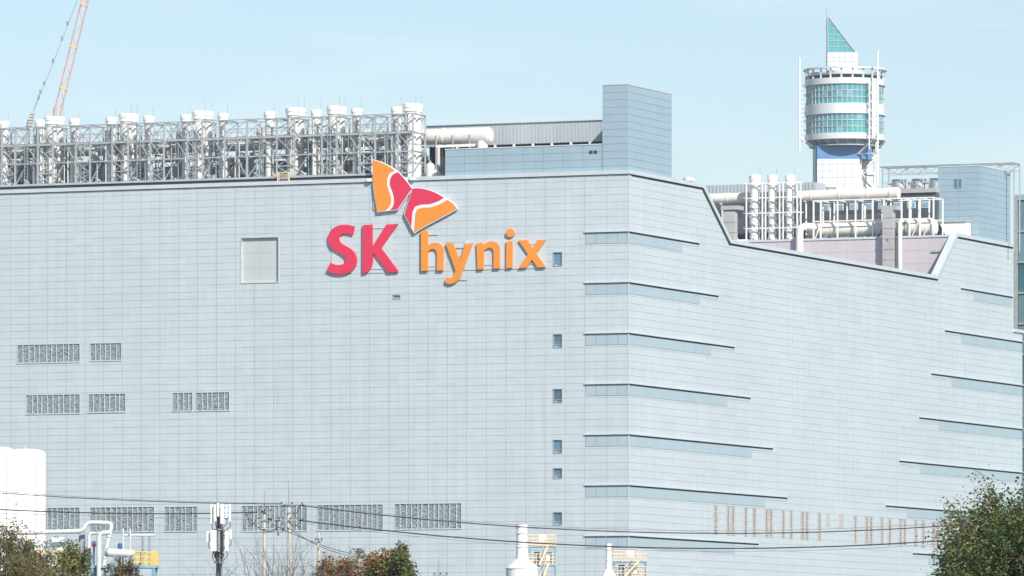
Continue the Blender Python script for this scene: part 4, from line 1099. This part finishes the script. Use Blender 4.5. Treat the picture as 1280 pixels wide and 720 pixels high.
for py in (6, 59, 111, 163, 215, 400, 600):
    t_ = (py-872)/(-66-872); s = L*t_
    for ds in (0,):
        q = MB()
        for c in (-1, 1): q.beam(bp(s, -1.05, c), bp(s, 1.05, c), .22)
        for a in (-1, 1): q.beam(bp(s, a, -1), bp(s, a, 1), .22)
        q.build('section_joint', 'craneyel', cr)
mt = cp(37, 150)
q = MB(); q.beam(base+Vector((-3, 0, 3)), mt, .5, .7); q.build('mast', 'ductgrey', cr)
q = MB(); 
for k in range(5): q.wbox(mt.x-.35+.1*k, mt.x+.45+.1*k, CY-.8, CY+.8, mt.z-1.2+.55*k, mt.z-.75+.55*k)
q.build('mast_head', 'ductgrey', cr)
q = MB(); q.tube([mt, cp(48.5, 121), cp(62, 90), cp(77, 51), tip], .045, 6); pn = q.build('pendant', 'steel', cr)
q = MB(); q.beam(cp(39.5, 145), cp(48, 122.5), .16, .3); q.build('pendant_pulley_ropes', 'bluesteel', cr)
for px, py in ((48.5, 121), (50.5, 115), (55.3, 104), (66.5, 76), (77.5, 48), (84.5, 29)):
    q = MB(); p = cp(px, py); q.wbox(p.x-.2, p.x+.2, CY-.2, CY+.2, p.z-.35, p.z+.35); q.build('pendant_link', 'steel', cr)
q = MB(); p = cp(69, 141); q.wbox(p.x-.45, p.x-.05, CY-.5, CY+.5, p.z-.9, p.z+.9); q.build('boom_winch', 'cranered', cr)

# ------------------------------------------------------------------ white tanks in front of the factory, left
TKY = 780.0
for cxp, top, lab in ((33, 561, 'tall white domed storage tank next to the lower louvres'), (-5, 558.5, 'white domed storage tank standing in front of its twin')):
    y = TKY-(0 if cxp > 0 else 4.2); c = PX(cxp, HY, y); rr = 24.5/F*y; zt = CAMZ+(HY-top)/F*y
    t = thing('storage_tank', (c.x, c.y, 0), lab, 'tank')
    q = MB(); q.lathe((c.x, c.y, 0), [(rr, 0), (rr, zt-.75)], 40); q.build('shell', 'tank', t)
    q = MB(); q.lathe((c.x, c.y, 0), [(rr, zt-.75), (rr*.97, zt-.5), (rr*.88, zt-.27), (rr*.7, zt-.1), (rr*.4, zt-.02), (.02, zt)], 40); q.build('dome', 'tank', t)
    for kz in (8, 14.5, 21): q = MB(); q.lathe((c.x, c.y, 0), [(rr, kz), (rr+.03, kz+.03), (rr+.03, kz+.12), (rr, kz+.15)], 40); q.build('weld_band', 'tank', t)
    q = MB(); q.cyl((c.x-.2, c.y, zt-.05), (c.x-.2, c.y, zt+.2), .18, n=10); q.build('top_nozzle', 'galv', t)
    lx = c.x+rr*.55; ly = c.y-math.sqrt(rr*rr-(lx-c.x)**2)-.18
    for d in (-.2, .2): bar('ladder_stile', 'antenna', t, (lx+d, ly, 1), (lx+d, ly, zt-.6), .05)
    for k in range(int((zt-2)/.45)): bar('ladder_rung', 'antenna', t, (lx-.18, ly, 1.3+k*.45), (lx+.18, ly, 1.3+k*.45), .035)
    for (dx, dz) in ((-.9, 6.3), (1.7, 6.2), (.3, 9)): 
        yy = -math.sqrt(max(.01, rr*rr-dx*dx)); q = MB(); q.beam((c.x+dx, c.y+yy-.1, zt-dz), (c.x+dx-.16, c.y+yy-.1, zt-dz+.3), .1); q.build('lifting_lug', 'galv', t)

# ------------------------------------------------------------------ pipe yard at the left
PY = 700.0
def pp(x, y, Y=PY): return PX(x/4, 540+y/4, Y)
yard = thing('pipe_platform', (pp(450, 700).x, PY, 0), 'pale blue steel platform with yellow guard rails carrying white pipes', 'platform')
xa, xb = pp(40, 0).x, pp(785, 0).x; zd = pp(0, 668).z
q = MB(); q.wbox(xa, xb, PY-1, PY+3.5, zd-.25, zd); q.build('deck', 'bluesteel', yard)
for i in range(8):
    x = xa+.3+(xb-xa-.6)*i/7
    for y in (PY-.8, PY+3.3): bar('leg', 'bluesteel', yard, (x, y, 0), (x, y, zd-.25), .3)
    if i < 7: bar('brace', 'bluesteel', yard, (x, PY-.8, zd-4), (x+(xb-xa-.6)/7, PY-.8, zd-.4), .16)
for lev in (zd-4.2, zd-2.0): bar('beam', 'bluesteel', yard, (xa, PY-.8, lev), (xb, PY-.8, lev), .22)
def rails(parent, m, x0, x1, y, z, n, h=1.2, mid=2, w_=.07):
    for i in range(n+1): bar('rail_post', m, parent, (x0+(x1-x0)*i/n, y, z), (x0+(x1-x0)*i/n, y, z+h), w_)
    for k in range(mid+1): bar('handrail', m, parent, (x0, y, z+h*(1-k*.36)), (x1, y, z+h*(1-k*.36)), w_)
rails(yard, 'yellow', pp(160, 0).x, pp(335, 0).x, PY-.95, zd, 9, pp(0, 592).z-zd)
rails(yard, 'yellow', pp(665, 0).x, pp(785, 0).x, PY-.95, zd, 7, pp(0, 600).z-zd)
rails(yard, 'yellow', pp(670, 0).x, pp(785, 0).x, PY+3.4, zd, 5, pp(0, 600).z-zd)
for k in range(4): x = pp(757+k*8, 0).x; bar('gate_bar', 'yellow', yard, (x, PY-1.0, zd), (x, PY-1.0, pp(0, 606).z), .06)
def pipe(name, label, pts, r, m='pipegrey', Y=PY, leg=True, group=None, n=12):
    P = [pp(x, y, Y) for x, y in pts]
    # rounded bends
    out = [P[0]]
    for i in range(1, len(P)-1):
        a, c, d = P[i-1], P[i], P[i+1]; k = min(r*1.6, (c-a).length*.45, (d-c).length*.45)
        s = c+(a-c).normalized()*k; e = c+(d-c).normalized()*k
        out += [s, s*.25+c*.5+e*.25, e]
    out.append(P[-1])
    t = thing(name, (P[0].x, Y, min(p.z for p in P)), label, 'pipe', group)
    q = MB(); q.tube(out, r, n); q.build('pipe_run', m, t)
    q = MB()
    for i in range(len(P)-1):
        d = P[i+1]-P[i]
        if d.length > 1.2:
            mm = P[i]+d*.5; dn = d.normalized(); q.cyl(mm-dn*.05, mm+dn*.05, r*1.3, n=12)
    if q.v: q.build('flange', m, t)
    return t
pipe('process_pipe', 'white pipe looping up over the platform and slanting down', [(-60, 508), (412, 495), (438, 452), (560, 456), (528, 590), (520, 668)], .23)
pipe('process_pipe', 'white elbow pipe rising left of the two tall elbow pipes', [(445, 670), (445, 506), (540, 500)], .2, Y=PY+.8)
pipe('process_pipe', 'tall white elbow pipe coming straight down in front of the platform', [(495, 3500), (495, 506), (548, 502)], .25, Y=PY-1.4)
pipe('process_pipe', 'thin white pipe laid level on two short posts', [(610, 516), (772, 516)], .12, Y=PY+1.5)
for x in (715, 748): pipe('pipe_post', 'slim grey post under the level thin pipe '+('nearer the drum' if x < 730 else 'nearer the yellow gate'), [(x, 668), (x, 512)], .1, 'galvd', Y=PY+1.5, group='posts under the thin pipe')
for x in (615, 650): pipe('relief_pipe', ('short upright relief pipe at the end of the thin pipe' if x < 640 else 'short upright relief pipe rising under the thin level pipe'), [(x, 668), (x, 482 if x < 640 else 484)], .09, Y=PY+1.2, group='relief pipes behind the drum')
t = thing('horizontal_drum', pp(595, 668), 'pale steel horizontal drum with dark open end on platform', 'drum')
a, c = pp(540, 602), pp(672, 610)
q = MB(); q.cyl(a, c, .42, .40, n=24); q.build('shell', 'pipegrey', t)
q = MB(); dn = (c-a).normalized(); q.cyl(a-dn*.22, a+dn*.03, .47, n=24); q.build('end_ring', 'galvd', t)
q = MB(); q.cyl(a-dn*.235, a-dn*.2, .40, n=24); q.build('painted_open_end', 'dark', t)  # solid near-black disc paints the unlit inside of the open end
for k in (.25, .8):
    p = a+(c-a)*k; q = MB(); q.wbox(p.x-.12, p.x+.12, PY-.35, PY+.35, zd, p.z-.3); q.build('saddle', 'galvd', t)
for x, y, m, lab in ((470, 560, 'bluepaint', 'blue valve body with red wheel between the white elbow pipes'), (600, 570, 'bluepaint', 'small blue valve on the relief pipes'), (232, 578, 'bluesteel', 'pale blue pump casing behind the yellow rails')):
    p = pp(x, y, PY+.6); t = thing('valve', (p.x, p.y, zd), lab, 'valve')
    q = MB(); q.lathe((p.x, p.y, 0), [(.09, zd), (.09, p.z-.3), (.24, p.z-.2), (.24, p.z+.15), (.1, p.z+.3)], 14); q.build('valve_body', m, t)
    q = MB(); q.cyl((p.x, p.y-.5, p.z-.1), (p.x, p.y-.4, p.z-.1), .17, n=16); q.build('hand_wheel', 'red' if x == 470 else m, t)
for x, w_, y, m in ((290, 60, 535, 'white'), (60, 90, 530, 'white'), (150, 40, 560, 'galvd'), (410, 30, 520, 'galvd')):
    p = pp(x, y, PY+2); hw_ = w_/8/F*PY
    t = thing('pump_cabinet', (p.x, p.y, zd), {290: 'white rounded pump hood behind yellow rails', 60: 'wide white cabinet below the white tanks', 150: 'narrow grey cabinet beside the white cabinet', 410: 'slim grey post cabinet beside the looping pipe'}[x], 'cabinet')
    q = MB(); q.wbox(p.x-hw_, p.x+hw_, p.y-.5, p.y+.5, zd, p.z-.3); q.build('case', m, t)
    q = MB(); q.cyl((p.x-hw_, p.y, p.z-.3), (p.x+hw_, p.y, p.z-.3), .48, n=18); q.build('rounded_top', m, t)

# ------------------------------------------------------------------ two white stacks with stair platforms
def stair_stack(cxp, top, r_px, cone_y, cone_r, Y, plat, lab, labp):
    c = PX(cxp, HY, Y); s = Y/F; r = r_px*s; Zy = lambda y: CAMZ+(HY-y)*s
    t = thing('scrubber_stack', (c.x, Y, 0), lab, 'stack')
    q = MB(); q.lathe((c.x, Y, 0), [(r*1.05, Zy(cone_y)), (r, Zy(cone_y)+.6), (r*.93, Zy(top)-.3), (r*1.06, Zy(top)-.28), (r*1.06, Zy(top)), (r*.85, Zy(top)), (r*.85, Zy(top)-.5)], 24); q.build('shaft', 'white', t)
    q = MB(); q.lathe((c.x, Y, 0), [(cone_r*s, 0), (cone_r*s, Zy(cone_y+13)), (cone_r*s*1.04, Zy(cone_y+12.5)), (cone_r*s*1.04, Zy(cone_y+11.5)), (cone_r*.8*s, Zy(cone_y+7)), (r*1.08, Zy(cone_y)-.02)], 28); q.build('vessel', 'white', t)
    for k in (.35, .75): q = MB(); z = Zy(cone_y)+(Zy(top)-Zy(cone_y))*k; q.lathe((c.x, Y, 0), [(r*.95, z-.08), (r*1.1, z-.06), (r*1.1, z+.06), (r*.95, z+.08)], 24); q.build('band', 'white', t)
    q = MB(); q.cyl((c.x-r*1.05, Y, Zy(top)-.5), (c.x-r*1.05, Y, Zy(top)+1.0), .03, n=6); q.build('lightning_rod', 'rod', t)
    x0, x1, yt, yb = plat
    X0, X1 = PX(x0, 0, Y).x, PX(x1, 0, Y).x
    p = thing('stair_platform', ((X0+X1)/2, Y+1.5, 0), labp, 'platform')
    lev = [Zy(yt), Zy(yb)] + [Zy(yb)-2.6*k for k in range(1, 4)]
    for x in (X0+.1, (X0+X1)/2, X1-.1):
        for y in (Y+.3, Y+2.9): bar('leg', 'bluesteel', p, (x, y, 0), (x, y, lev[0]), .16)
    for k, z in enumerate(lev):
        q = MB(); q.wbox(X0, X1, Y+.2, Y+3, z-.16, z); q.build('deck', 'bluesteel', p)
        for y in (Y+.2, Y+3): 
            n = max(5, int((X1-X0)/.42))
            for i in range(n+1): bar('rail_post', 'orangerail', p, (X0+(X1-X0)*i/n, y, z), (X0+(X1-X0)*i/n, y, z+1.25), .06)
            for h in (1.25, .85, .45, .1): bar('handrail', 'orangerail', p, (X0, y, z+h), (X1, y, z+h), .07)
        for y0, y1 in ((Y+.2, Y+3),):
            for x in (X0, X1):
                for h in (1.25, .7): bar('handrail', 'orangerail', p, (x, y0, z+h), (x, y1, z+h), .06)
        if k < len(lev)-1:
            zl = lev[k+1]; xa_, xb_ = (X0+1.2, X1-.9)
            for y in (Y-.15, Y+.55):
                bar('stair_stringer', 'orangerail', p, (xa_, y-.1, zl), (xb_, y-.1, z), .1, .22); bar('stair_rail', 'orangerail', p, (xa_, y-.1, zl+1.1), (xb_, y-.1, z+1.1), .07)
            for i in range(8):
                f = (i+.5)/8; q = MB(); x = xa_+(xb_-xa_)*f; zz = zl+(z-zl)*f; q.wbox(x-.13, x+.13, Y-.2, Y+.4, zz-.03, zz+.03); q.build('stair_tread', 'orangerail', p)
    q = MB(); q.wbox((X0+X1)/2-.4, (X0+X1)/2+.4, Y+.12, Y+.16, lev[0]+.55, lev[0]+1.2); q.build('notice_board', 'white', p)
    for i in range(2):
        xx = X0+.6+i*1.4; q = MB(); q.wbox(xx, xx+.7, Y+1.2, Y+2.4, lev[1], lev[1]+1.5); q.build('control_box', ('machine', 'white')[i], p)
stair_stack(652.5, 655.5, 7.3, 698.5, 20, 790, (661, 695, 682, 706), 'fat white stack with coned base beside tall faded orange stairs', 'faded orange railed stair platform beside the fat white stack')
stair_stack(760.8, 679.5, 3.6, 711, 10, 800, (767, 808.5, 701, 722), 'thin white stack with coned base beside the lower orange platform', 'lower faded orange railed platform beside the thin white stack')

# ------------------------------------------------------------------ utility poles and wires
EY = 480.0
def ep(px, py, Y=EY): return PX(px, py, Y)
def pole(px, top, wd, rodtop, label, arms=(), Y=EY):
    c = ep(px, HY, Y); zt = ep(px, top, Y).z; r = wd/2*Y/F
    t = thing('utility_pole', (c.x, Y, 0), label, 'utility pole')
    q = MB(); q.lathe((c.x, Y, 0), [(r*1.7, 0), (r, zt-.05), (r*.8, zt)], 14); q.build('post', 'poleconc', t)
    if rodtop: q = MB(); q.cyl((c.x, Y, zt-.6), (c.x, Y, ep(px, rodtop, Y).z), .045, .02, n=6); q.build('lightning_rod', 'galvd', t)
    for (x0, x1, py) in arms:
        a, b_ = ep(x0, py, Y), ep(x1, py, Y); a.y = b_.y = Y-r-.06
        am = bar('cross_arm', 'galvd', t, a, b_, .1)
        for k in range(3):
            p = a.lerp(b_, .1+.4*k); q = MB(); q.lathe((p.x, p.y, 0), [(.04, p.z+.04), (.06, p.z+.08), (.04, p.z+.12), (.05, p.z+.15), (.03, p.z+.19)], 10); q.build('insulator', 'insul', t)
        q = MB(); q.beam((c.x, Y-r-.06, a.z-.6), (a.x*.6+c.x*.4, Y-r-.06, a.z-.05), .05); q.beam((c.x, Y-r-.06, a.z-.6), (b_.x*.6+c.x*.4, Y-r-.06, b_.z-.05), .05); q.build('arm_brace', 'galvd', t)
    return t
pole(361, 630, 4.2, 601, 'concrete pole with tall lightning rod and black insulator arms', [(349, 381, 631), (352, 374, 650)])
pole(330.5, 638, 3.6, 613, 'slimmer concrete pole with short rod just beside the rodded pole', [(320, 352, 650), (322, 340, 640)])
pole(398.5, 666, 3.2, 0, 'short plain concrete pole rising over the rusty tree', [(394, 403, 676)], Y=470)
pole(548.5, 718, 4, 694, 'low pole with thin rod right of the autumn trees', [(541, 560, 719)], Y=470)
# transformer can and drop loops
t = thing('pole_can', ep(366, 660), 'dark hardware cluster strung between the two rodded poles', 'hardware')
for px, py, w_, h in ((356, 632, 4, 1.6), (378, 631.5, 5, 1.5), (338, 649, 5, 1.8), (347, 651, 6, 2), (376, 650, 5, 1.8), (329, 639.5, 5, 2), (346, 661, 2, 4), (354, 662, 2, 4), (348, 668, 2, 3)):
    a, b_ = ep(px-w_/2, py), ep(px+w_/2, py); q = MB(); q.cyl((a.x, EY-.25, a.z), (b_.x, EY-.25, b_.z), h/2*EY/F, n=10); q.build('strain_insulator', 'insul', t)
q = MB(); q.tube([ep(322+k*3.2, 661, EY-.2) for k in range(10)], .035, 6); q.build('bus_rod', 'galv', t)
for p0, p1, sag in (((366, 640), (375, 631), 6), ((308, 641), (320, 650), 10), ((362, 652), (376, 651), 6), ((313, 650), (345, 662), 7), ((345, 651), (348, 668), 2)):
    q = MB(); q.tube([ep(p0[0]+(p1[0]-p0[0])*s/8, p0[1]+(p1[1]-p0[1])*s/8+sag*4*(s/8)*(1-s/8), EY-.22) for s in range(9)], .03, 6); q.build('jumper', 'wire', t)
def wire(pts, r, label, group=None, Y0=EY, Y1=EY, m='wire'):
    # quadratic through three picture points, hung between two poles
    (xa, ya), (xm, ym), (xb, yb) = pts
    def q_(x): return ya*(x-xm)*(x-xb)/((xa-xm)*(xa-xb))+ym*(x-xa)*(x-xb)/((xm-xa)*(xm-xb))+yb*(x-xa)*(x-xm)/((xb-xa)*(xb-xm))
    n = 34; P = [ep(xa+(xb-xa)*i/n, q_(xa+(xb-xa)*i/n), Y0+(Y1-Y0)*i/n-.16) for i in range(n+1)]
    b_ = MB(); b_.tube(P, r, 6); o = b_.build('overhead_wire', m); props(o, label, 'wire', group)
wire([(378, 632), (790, 665), (1420, 634)], .042, 'upper black overhead wire sagging right from the rodded pole')
wire([(378, 630.5), (790, 662), (1420, 630)], .022, 'thin wire just above the upper black wire right of the poles', m='steel')
wire([(372, 650), (790, 684), (1430, 650)], .05, 'lower thick black overhead wire sagging right from the rodded pole')
wire([(361, 652), (790, 687.5), (1430, 655)], .02, 'thin wire just below the lower thick wire right of the poles', m='steel')
wire([(-40, 613), (150, 625), (352, 630)], .032, 'upper black wire running left past the white tank')
wire([(-40, 611), (150, 623.4), (352, 629)], .022, 'thin wire just above the upper wire crossing the white tank', m='steel')
wire([(-40, 634.5), (150, 641.8), (328, 640)], .046, 'thick black wire running left across the lower louvres')
wire([(-40, 641), (150, 645.5), (328, 650)], .02, 'faint lowest wire running left across the lower louvres', m='steel')
wire([(361, 660), (405, 685), (455, 697)], .022, 'thin service wire dropping from the rodded pole to the short pole side', Y1=470)
wire([(340, 655), (398, 680), (520, 703)], .022, 'thin service wire dropping past the short pole into the trees', Y1=470)

# ------------------------------------------------------------------ mobile phone mast
c = ep(274, HY); s = EY/F
t = thing('antenna_mast', (c.x, EY, 0), 'grey mast clustered with pale panel antennas and cables before louvres', 'antenna mast')
q = MB(); q.lathe((c.x, EY, 0), [(.3, 0), (.2, ep(0, 632).z), (.05, ep(0, 630).z)], 14); q.build('post', 'galvd', t)
def ant(px, y0, y1, wpx, dy=-.5, m='antenna'):
    a = ep(px, y1); b_ = ep(px, y0); hw_ = wpx/2*s
    q = MB(); q.wbox(a.x-hw_, a.x+hw_, EY+dy-.12, EY+dy+.08, a.z, b_.z); o = q.build('panel_antenna', m, t)
    q = MB(); 
    for f in (.2, .8): z = a.z+(b_.z-a.z)*f; q.beam((a.x, EY+dy+.08, z), (c.x, EY, z-.05), .06)
    q.build('antenna_bracket', 'galvd', o)
    q = MB(); q.tube([(a.x, EY+dy, a.z), (a.x+.05, EY+dy, a.z-.35), (c.x+(a.x-c.x)*.4, EY-.25, a.z-.7), (c.x+(a.x-c.x)*.2, EY-.28, a.z-1.4)], .025, 5); q.build('antenna_cable', 'wire', o)
for a in ((265, 630, 655, 3, -.35), (269.5, 631, 652, 3.4, -.6), (273.2, 629, 646, 3.2, -.7), (278.5, 630, 655, 5, -.6), (283.5, 631, 648, 2.4, -.4), (287.6, 630, 652, 2.8, -.35),
          (260.5, 664, 678, 4, -.3), (267.5, 663, 689, 7.4, -.6), (284, 664, 689, 4.4, -.6), (288.6, 662, 674, 3, -.3)): ant(*a)
for a in ((270, 664, 690, 1.2, -.5, 'insul'), (274, 664, 690, 3.6, -.45, 'grating'), (279, 664, 690, 2, -.5, 'insul')): ant(*a)
q = MB()
for k in range(9): x = c.x+random.uniform(-.3, .3); q.tube([(x, EY-.26, ep(0, 655+random.uniform(0, 8)).z), (x+random.uniform(-.4, .4), EY-.4, ep(0, 697).z), (c.x+random.uniform(-.15, .15), EY-.3, ep(0, 706).z), (c.x+random.uniform(-.1, .1), EY-.3, 2)], .03, 5)
q.build('cable_bundle', 'wire', t)
for py in (662, 694, 703): q = MB(); z = ep(0, py).z; q.lathe((c.x, EY, 0), [(.2, z-.06), (.36, z-.05), (.36, z+.05), (.2, z+.06)], 14); q.build('clamp_ring', 'galvd', t)
bar('whip_aerial', 'rod', t, ep(271.7, 632, EY), ep(271.6, 608, EY), .02, kind='rod')

# ------------------------------------------------------------------ trees
def leafy(name, label, base, trunk_h, cz, rx, rz, nleaf, lsize, mats, weights, seed, nbr=26, group=None, twiggy=0, lumps=9, sparse=.0, open_=False):
    rn = random.Random(seed); base = Vector(base)
    t = thing(name, base, label, 'tree' if 'tree' in name else 'shrub', group)
    tr = MB(); top = base+UP*(cz+rz*.45)
    r0 = .055*trunk_h**.5+.05
    path = [base+Vector((rn.uniform(-.1, .1), rn.uniform(-.1, .1), 0))*k*.5+UP*(top.z-base.z)*k/6 for k in range(7)]
    tr.tube(path, [r0*(1-.12*k) for k in range(7)], 9)
    cen = base+UP*cz
    lump = []
    for i in range(lumps):
        th = i*2.4+rn.uniform(-.4, .4); ph = math.asin(max(-.55, min(.97, -.55+1.5*(i+.5)/lumps)))
        d = Vector((math.cos(th)*math.cos(ph), math.sin(th)*math.cos(ph), math.sin(ph)))
        kf = rn.uniform(.5, .8) if open_ else .62; lump.append((cen+Vector((d.x*rx*kf, d.y*rx*kf, d.z*rz*kf)), rn.uniform(.36, .55)*rx*(.72 if open_ else 1)))
    lump.append((cen, rx*.6))
    ends = []
    for i in range(nbr):
        lc, lr = lump[i % len(lump)]
        d = Vector((rn.gauss(0, 1), rn.gauss(0, 1), rn.gauss(0, .9)+.25)).normalized()
        e = lc+d*lr*rn.uniform(.8, 1.7 if open_ else 1.2)
        s = path[rn.randrange(2, 6)]
        md = s.lerp(e, .5)+UP*rn.uniform(.05, .3)*rx*.4
        rr = r0*rn.uniform(.18, .34)
        pts = [s, s.lerp(md, .6), md, md.lerp(e, .55)+Vector((rn.uniform(-.1, .1), rn.uniform(-.1, .1), 0)), e]
        tr.tube(pts, [rr, rr*.8, rr*.6, rr*.4, rr*.15], 5)
        ends.append(pts)
        for k in range(3+twiggy):
            q0 = pts[rn.randrange(2, 5)]; e2 = q0+Vector((rn.gauss(0, 1), rn.gauss(0, 1), rn.gauss(.4, .8))).normalized()*rx*rn.uniform(.12, .4)
            tr.tube([q0, q0.lerp(e2, .5)+UP*.04, e2], [rr*.3, rr*.2, rr*.08], 4); ends.append([q0, e2])
    tr.build('trunk', 'bark', t)
    lf = MB(); n = 0
    verts = lf.v; faces = lf.f; mi_ = lf.m; sm = lf.sm
    while n < nleaf:
        if rn.random() < (.5 if open_ else .6):
            lc, lr = rn.choice(lump); d = Vector((rn.gauss(0, 1), rn.gauss(0, 1), rn.gauss(0, 1))).normalized()
            p = lc+d*lr*(rn.random()**.45)*1.05
        else:
            pts = rn.choice(ends); i = rn.randrange(len(pts)-1) if len(pts) < 3 else rn.randrange(len(pts)//2, len(pts)-1)
            p = pts[i].lerp(pts[i+1], rn.random())+Vector((rn.gauss(0, 1), rn.gauss(0, 1), rn.gauss(0, 1)))*rx*.07
        # gaps: a coarse hash of position drops whole pockets
        hsh = math.sin(p.x*2.1*2/rx*1.3+seed)*math.sin(p.y*1.9*2/rx*1.3+1.3)*math.sin(p.z*2.3*2/rx*1.3+.7)
        if hsh < -.28+sparse: n += .2; continue
        a = Vector((rn.gauss(0, 1), rn.gauss(0, 1), rn.gauss(0, .6)-.3)).normalized(); nn = Vector((rn.gauss(0, 1), rn.gauss(0, 1), rn.gauss(0, 1)+.8)).normalized()
        sd_ = a.cross(nn)
        if sd_.length < .1: continue
        sd_.normalize(); L_ = lsize*rn.uniform(.6, 1.25); w_ = L_*rn.uniform(.26, .4)
        k = len(verts)
        up_ = a.cross(sd_)*L_*.12
        verts += [tuple(p), tuple(p+a*L_*.45+sd_*w_+up_), tuple(p+a*L_), tuple(p+a*L_*.45-sd_*w_+up_)]
        faces.append([k, k+1, k+2, k+3])
        zone = math.sin(p.x*1.7+seed*2)*.5+math.sin(p.z*1.9+p.y+seed)*.5
        wts = [w0*math.exp(zone*(2.0 if j >= (len(weights)+1)//2 else -1.2)) for j, w0 in enumerate(weights)]
        wts = [max(.01, x) for x in wts]
        mi_.append(rn.choices(range(len(mats)), wts)[0]); sm.append(False); n += 1
    props(lf.build('crown', mats, t), kind='stuff')
    return t
def at(px, Y): return ((px-640)/F*Y, Y, 0)
# right
leafy('broadleaf_tree', 'large dark green leafy tree overlapping the lower right of the factory', at(1270, 215), 5, CAMZ+(HY-697)/F*215, 2.75, 2.4, 34000, .115, ['leaf_dark', 'leaf_green', 'leaf_light', 'leaf_yellow'], [.24, .36, .36, .04], 11, nbr=70, twiggy=4, lumps=20, open_=True, sparse=.05)
leafy('broadleaf_tree', 'lower olive green tree nestled against the large dark tree', at(1207, 222), 4, CAMZ+(HY-745)/F*222, 1.4, 1.6, 9000, .10, ['leaf_dark', 'leaf_green', 'leaf_light', 'leaf_yellow'], [.2, .34, .34, .12], 5, nbr=44, twiggy=4, lumps=13, open_=True)
# middle
leafy('autumn_tree', 'dense green tree with orange tips right of the short pole', at(488, 455), 8, CAMZ+(HY-722)/F*455, 2.15, 2.5, 15000, .19, ['leaf_dark', 'leaf_green', 'leaf_light', 'leaf_orange', 'leaf_yellow'], [.12, .36, .3, .22, .06], 21, nbr=40, lumps=14, twiggy=2, open_=True)
leafy('autumn_tree', 'rusty brown leaved tree behind the short plain pole', at(424, 462), 7, CAMZ+(HY-729)/F*462, 2.5, 2.1, 11000, .18, ['leaf_wine', 'leaf_brown', 'leaf_rust', 'leaf_orange', 'leaf_green'], [.04, .22, .3, .28, .18], 33, nbr=50, lumps=14, twiggy=4, open_=True, sparse=.06)
# left
leafy('hedge_tree', 'sparse brown and olive tree below the white tanks', at(8, 300), 6, CAMZ+(HY-692)/F*300, 1.25, 1.75, 4600, .11, ['leaf_green', 'leaf_light', 'leaf_brown', 'leaf_yellow'], [.3, .32, .26, .12], 41, nbr=48, twiggy=5, lumps=9, sparse=.1)
leafy('hedge_tree', 'yellow green leafy tree in front of the blue platform', at(92, 296), 6, CAMZ+(HY-706)/F*296, .9, 1.25, 4000, .11, ['leaf_green', 'leaf_light', 'leaf_yellow', 'leaf_light'], [.25, .3, .25, .2], 43, nbr=36, twiggy=4, lumps=8)
leafy('hedge_tree', 'thin olive tree between the brown tree and the yellow green tree', at(45, 305), 6, CAMZ+(HY-704)/F*305, 1.1, 1.2, 2400, .11, ['leaf_green', 'leaf_light', 'leaf_brown', 'leaf_yellow'], [.3, .3, .25, .15], 47, nbr=48, twiggy=5, lumps=8, sparse=.12)
leafy('hedge_shrub', 'wine red shrub below the horizontal drum', at(152, 300), 5, CAMZ+(HY-722)/F*300, .85, .95, 2600, .11, ['leaf_wine', 'leaf_brown', 'leaf_rust', 'leaf_green'], [.4, .3, .1, .2], 53, nbr=40, twiggy=5, lumps=7, sparse=.12)
def bare(label, px, Y, h, spread, seed, n=60):
    rn = random.Random(seed); base = Vector(at(px, Y)); t = thing('bare_shrub', base, label, 'shrub', 'bare shrubs under the poles')
    b_ = MB(); 
    def grow(p, d, L_, r, lev):
        pts = [p]
        for k in range(4):
            d = (d+Vector((rn.gauss(0, .13), rn.gauss(0, .13), rn.gauss(.04, .08)))).normalized(); pts.append(pts[-1]+d*L_/4)
        b_.tube(pts, [r, r*.85, r*.7, r*.55, r*.35], 5 if lev < 2 else 4)
        if lev < 3:
            for k in range(4 if lev else 5):
                s = pts[rn.randrange(1, 5)]; grow(s, (d+Vector((rn.gauss(0, .45), rn.gauss(0, .45), rn.gauss(.1, .3)))).normalized(), L_*rn.uniform(.4, .65), r*.5, lev+1)
    for i in range(n): grow(base+Vector((rn.uniform(-.25, .25)*spread, rn.uniform(-.3, .3)*spread, 0)), Vector((rn.gauss(0, .22), rn.gauss(0, .22), 1)).normalized(), h*rn.uniform(.62, .78), .065, 0)
    b_.build('branches', 'twig', t)
bare('leafless grey twiggy shrub between the antenna mast and the poles', 312, 440, (CAMZ+(HY-694)/F*440)*.80, 2.8, 61, 26)
bare('leafless grey twiggy shrub between the poles and the rusty tree', 362, 444, (CAMZ+(HY-694)/F*444)*.80, 3.6, 62, 34)
leafy('hedge_shrub', 'low yellow green bush at the foot of the thin olive tree', at(66, 292), 4, CAMZ+(HY-732)/F*292, 1.0, .9, 2000, .11, ['leaf_green', 'leaf_light', 'leaf_yellow', 'leaf_brown'], [.25, .35, .25, .15], 71, nbr=36, twiggy=4, lumps=8)
leafy('hedge_shrub', 'low grey brown bush at the foot of the brown and olive tree', at(22, 290), 4, CAMZ+(HY-722)/F*290, 1.1, 1.0, 3600, .10, ['leaf_green', 'leaf_brown', 'leaf_brown', 'leaf_light'], [.25, .35, .2, .2], 73, nbr=44, twiggy=5, lumps=8, sparse=.08)

# ------------------------------------------------------------------ thin autumn haze over the whole place
b = MB(); b.wbox(-4100, 4100, -400, 6600, -2, 214)
hz = b.build('haze', 'wire'); hz.data.materials.clear()
hm = bpy.data.materials.new('haze_air'); hm.use_nodes = True; hm.node_tree.nodes.clear()
pv = hm.node_tree.nodes.new('ShaderNodeVolumePrincipled'); pv.inputs['Color'].default_value = (.86, .93, 1, 1); pv.inputs['Density'].default_value = HAZE
pv.inputs['Anisotropy'].default_value = .2
ho = hm.node_tree.nodes.new('ShaderNodeOutputMaterial'); hm.node_tree.links.new(pv.outputs[0], ho.inputs['Volume'])
hz.data.materials.append(hm); hz['kind'] = 'stuff'
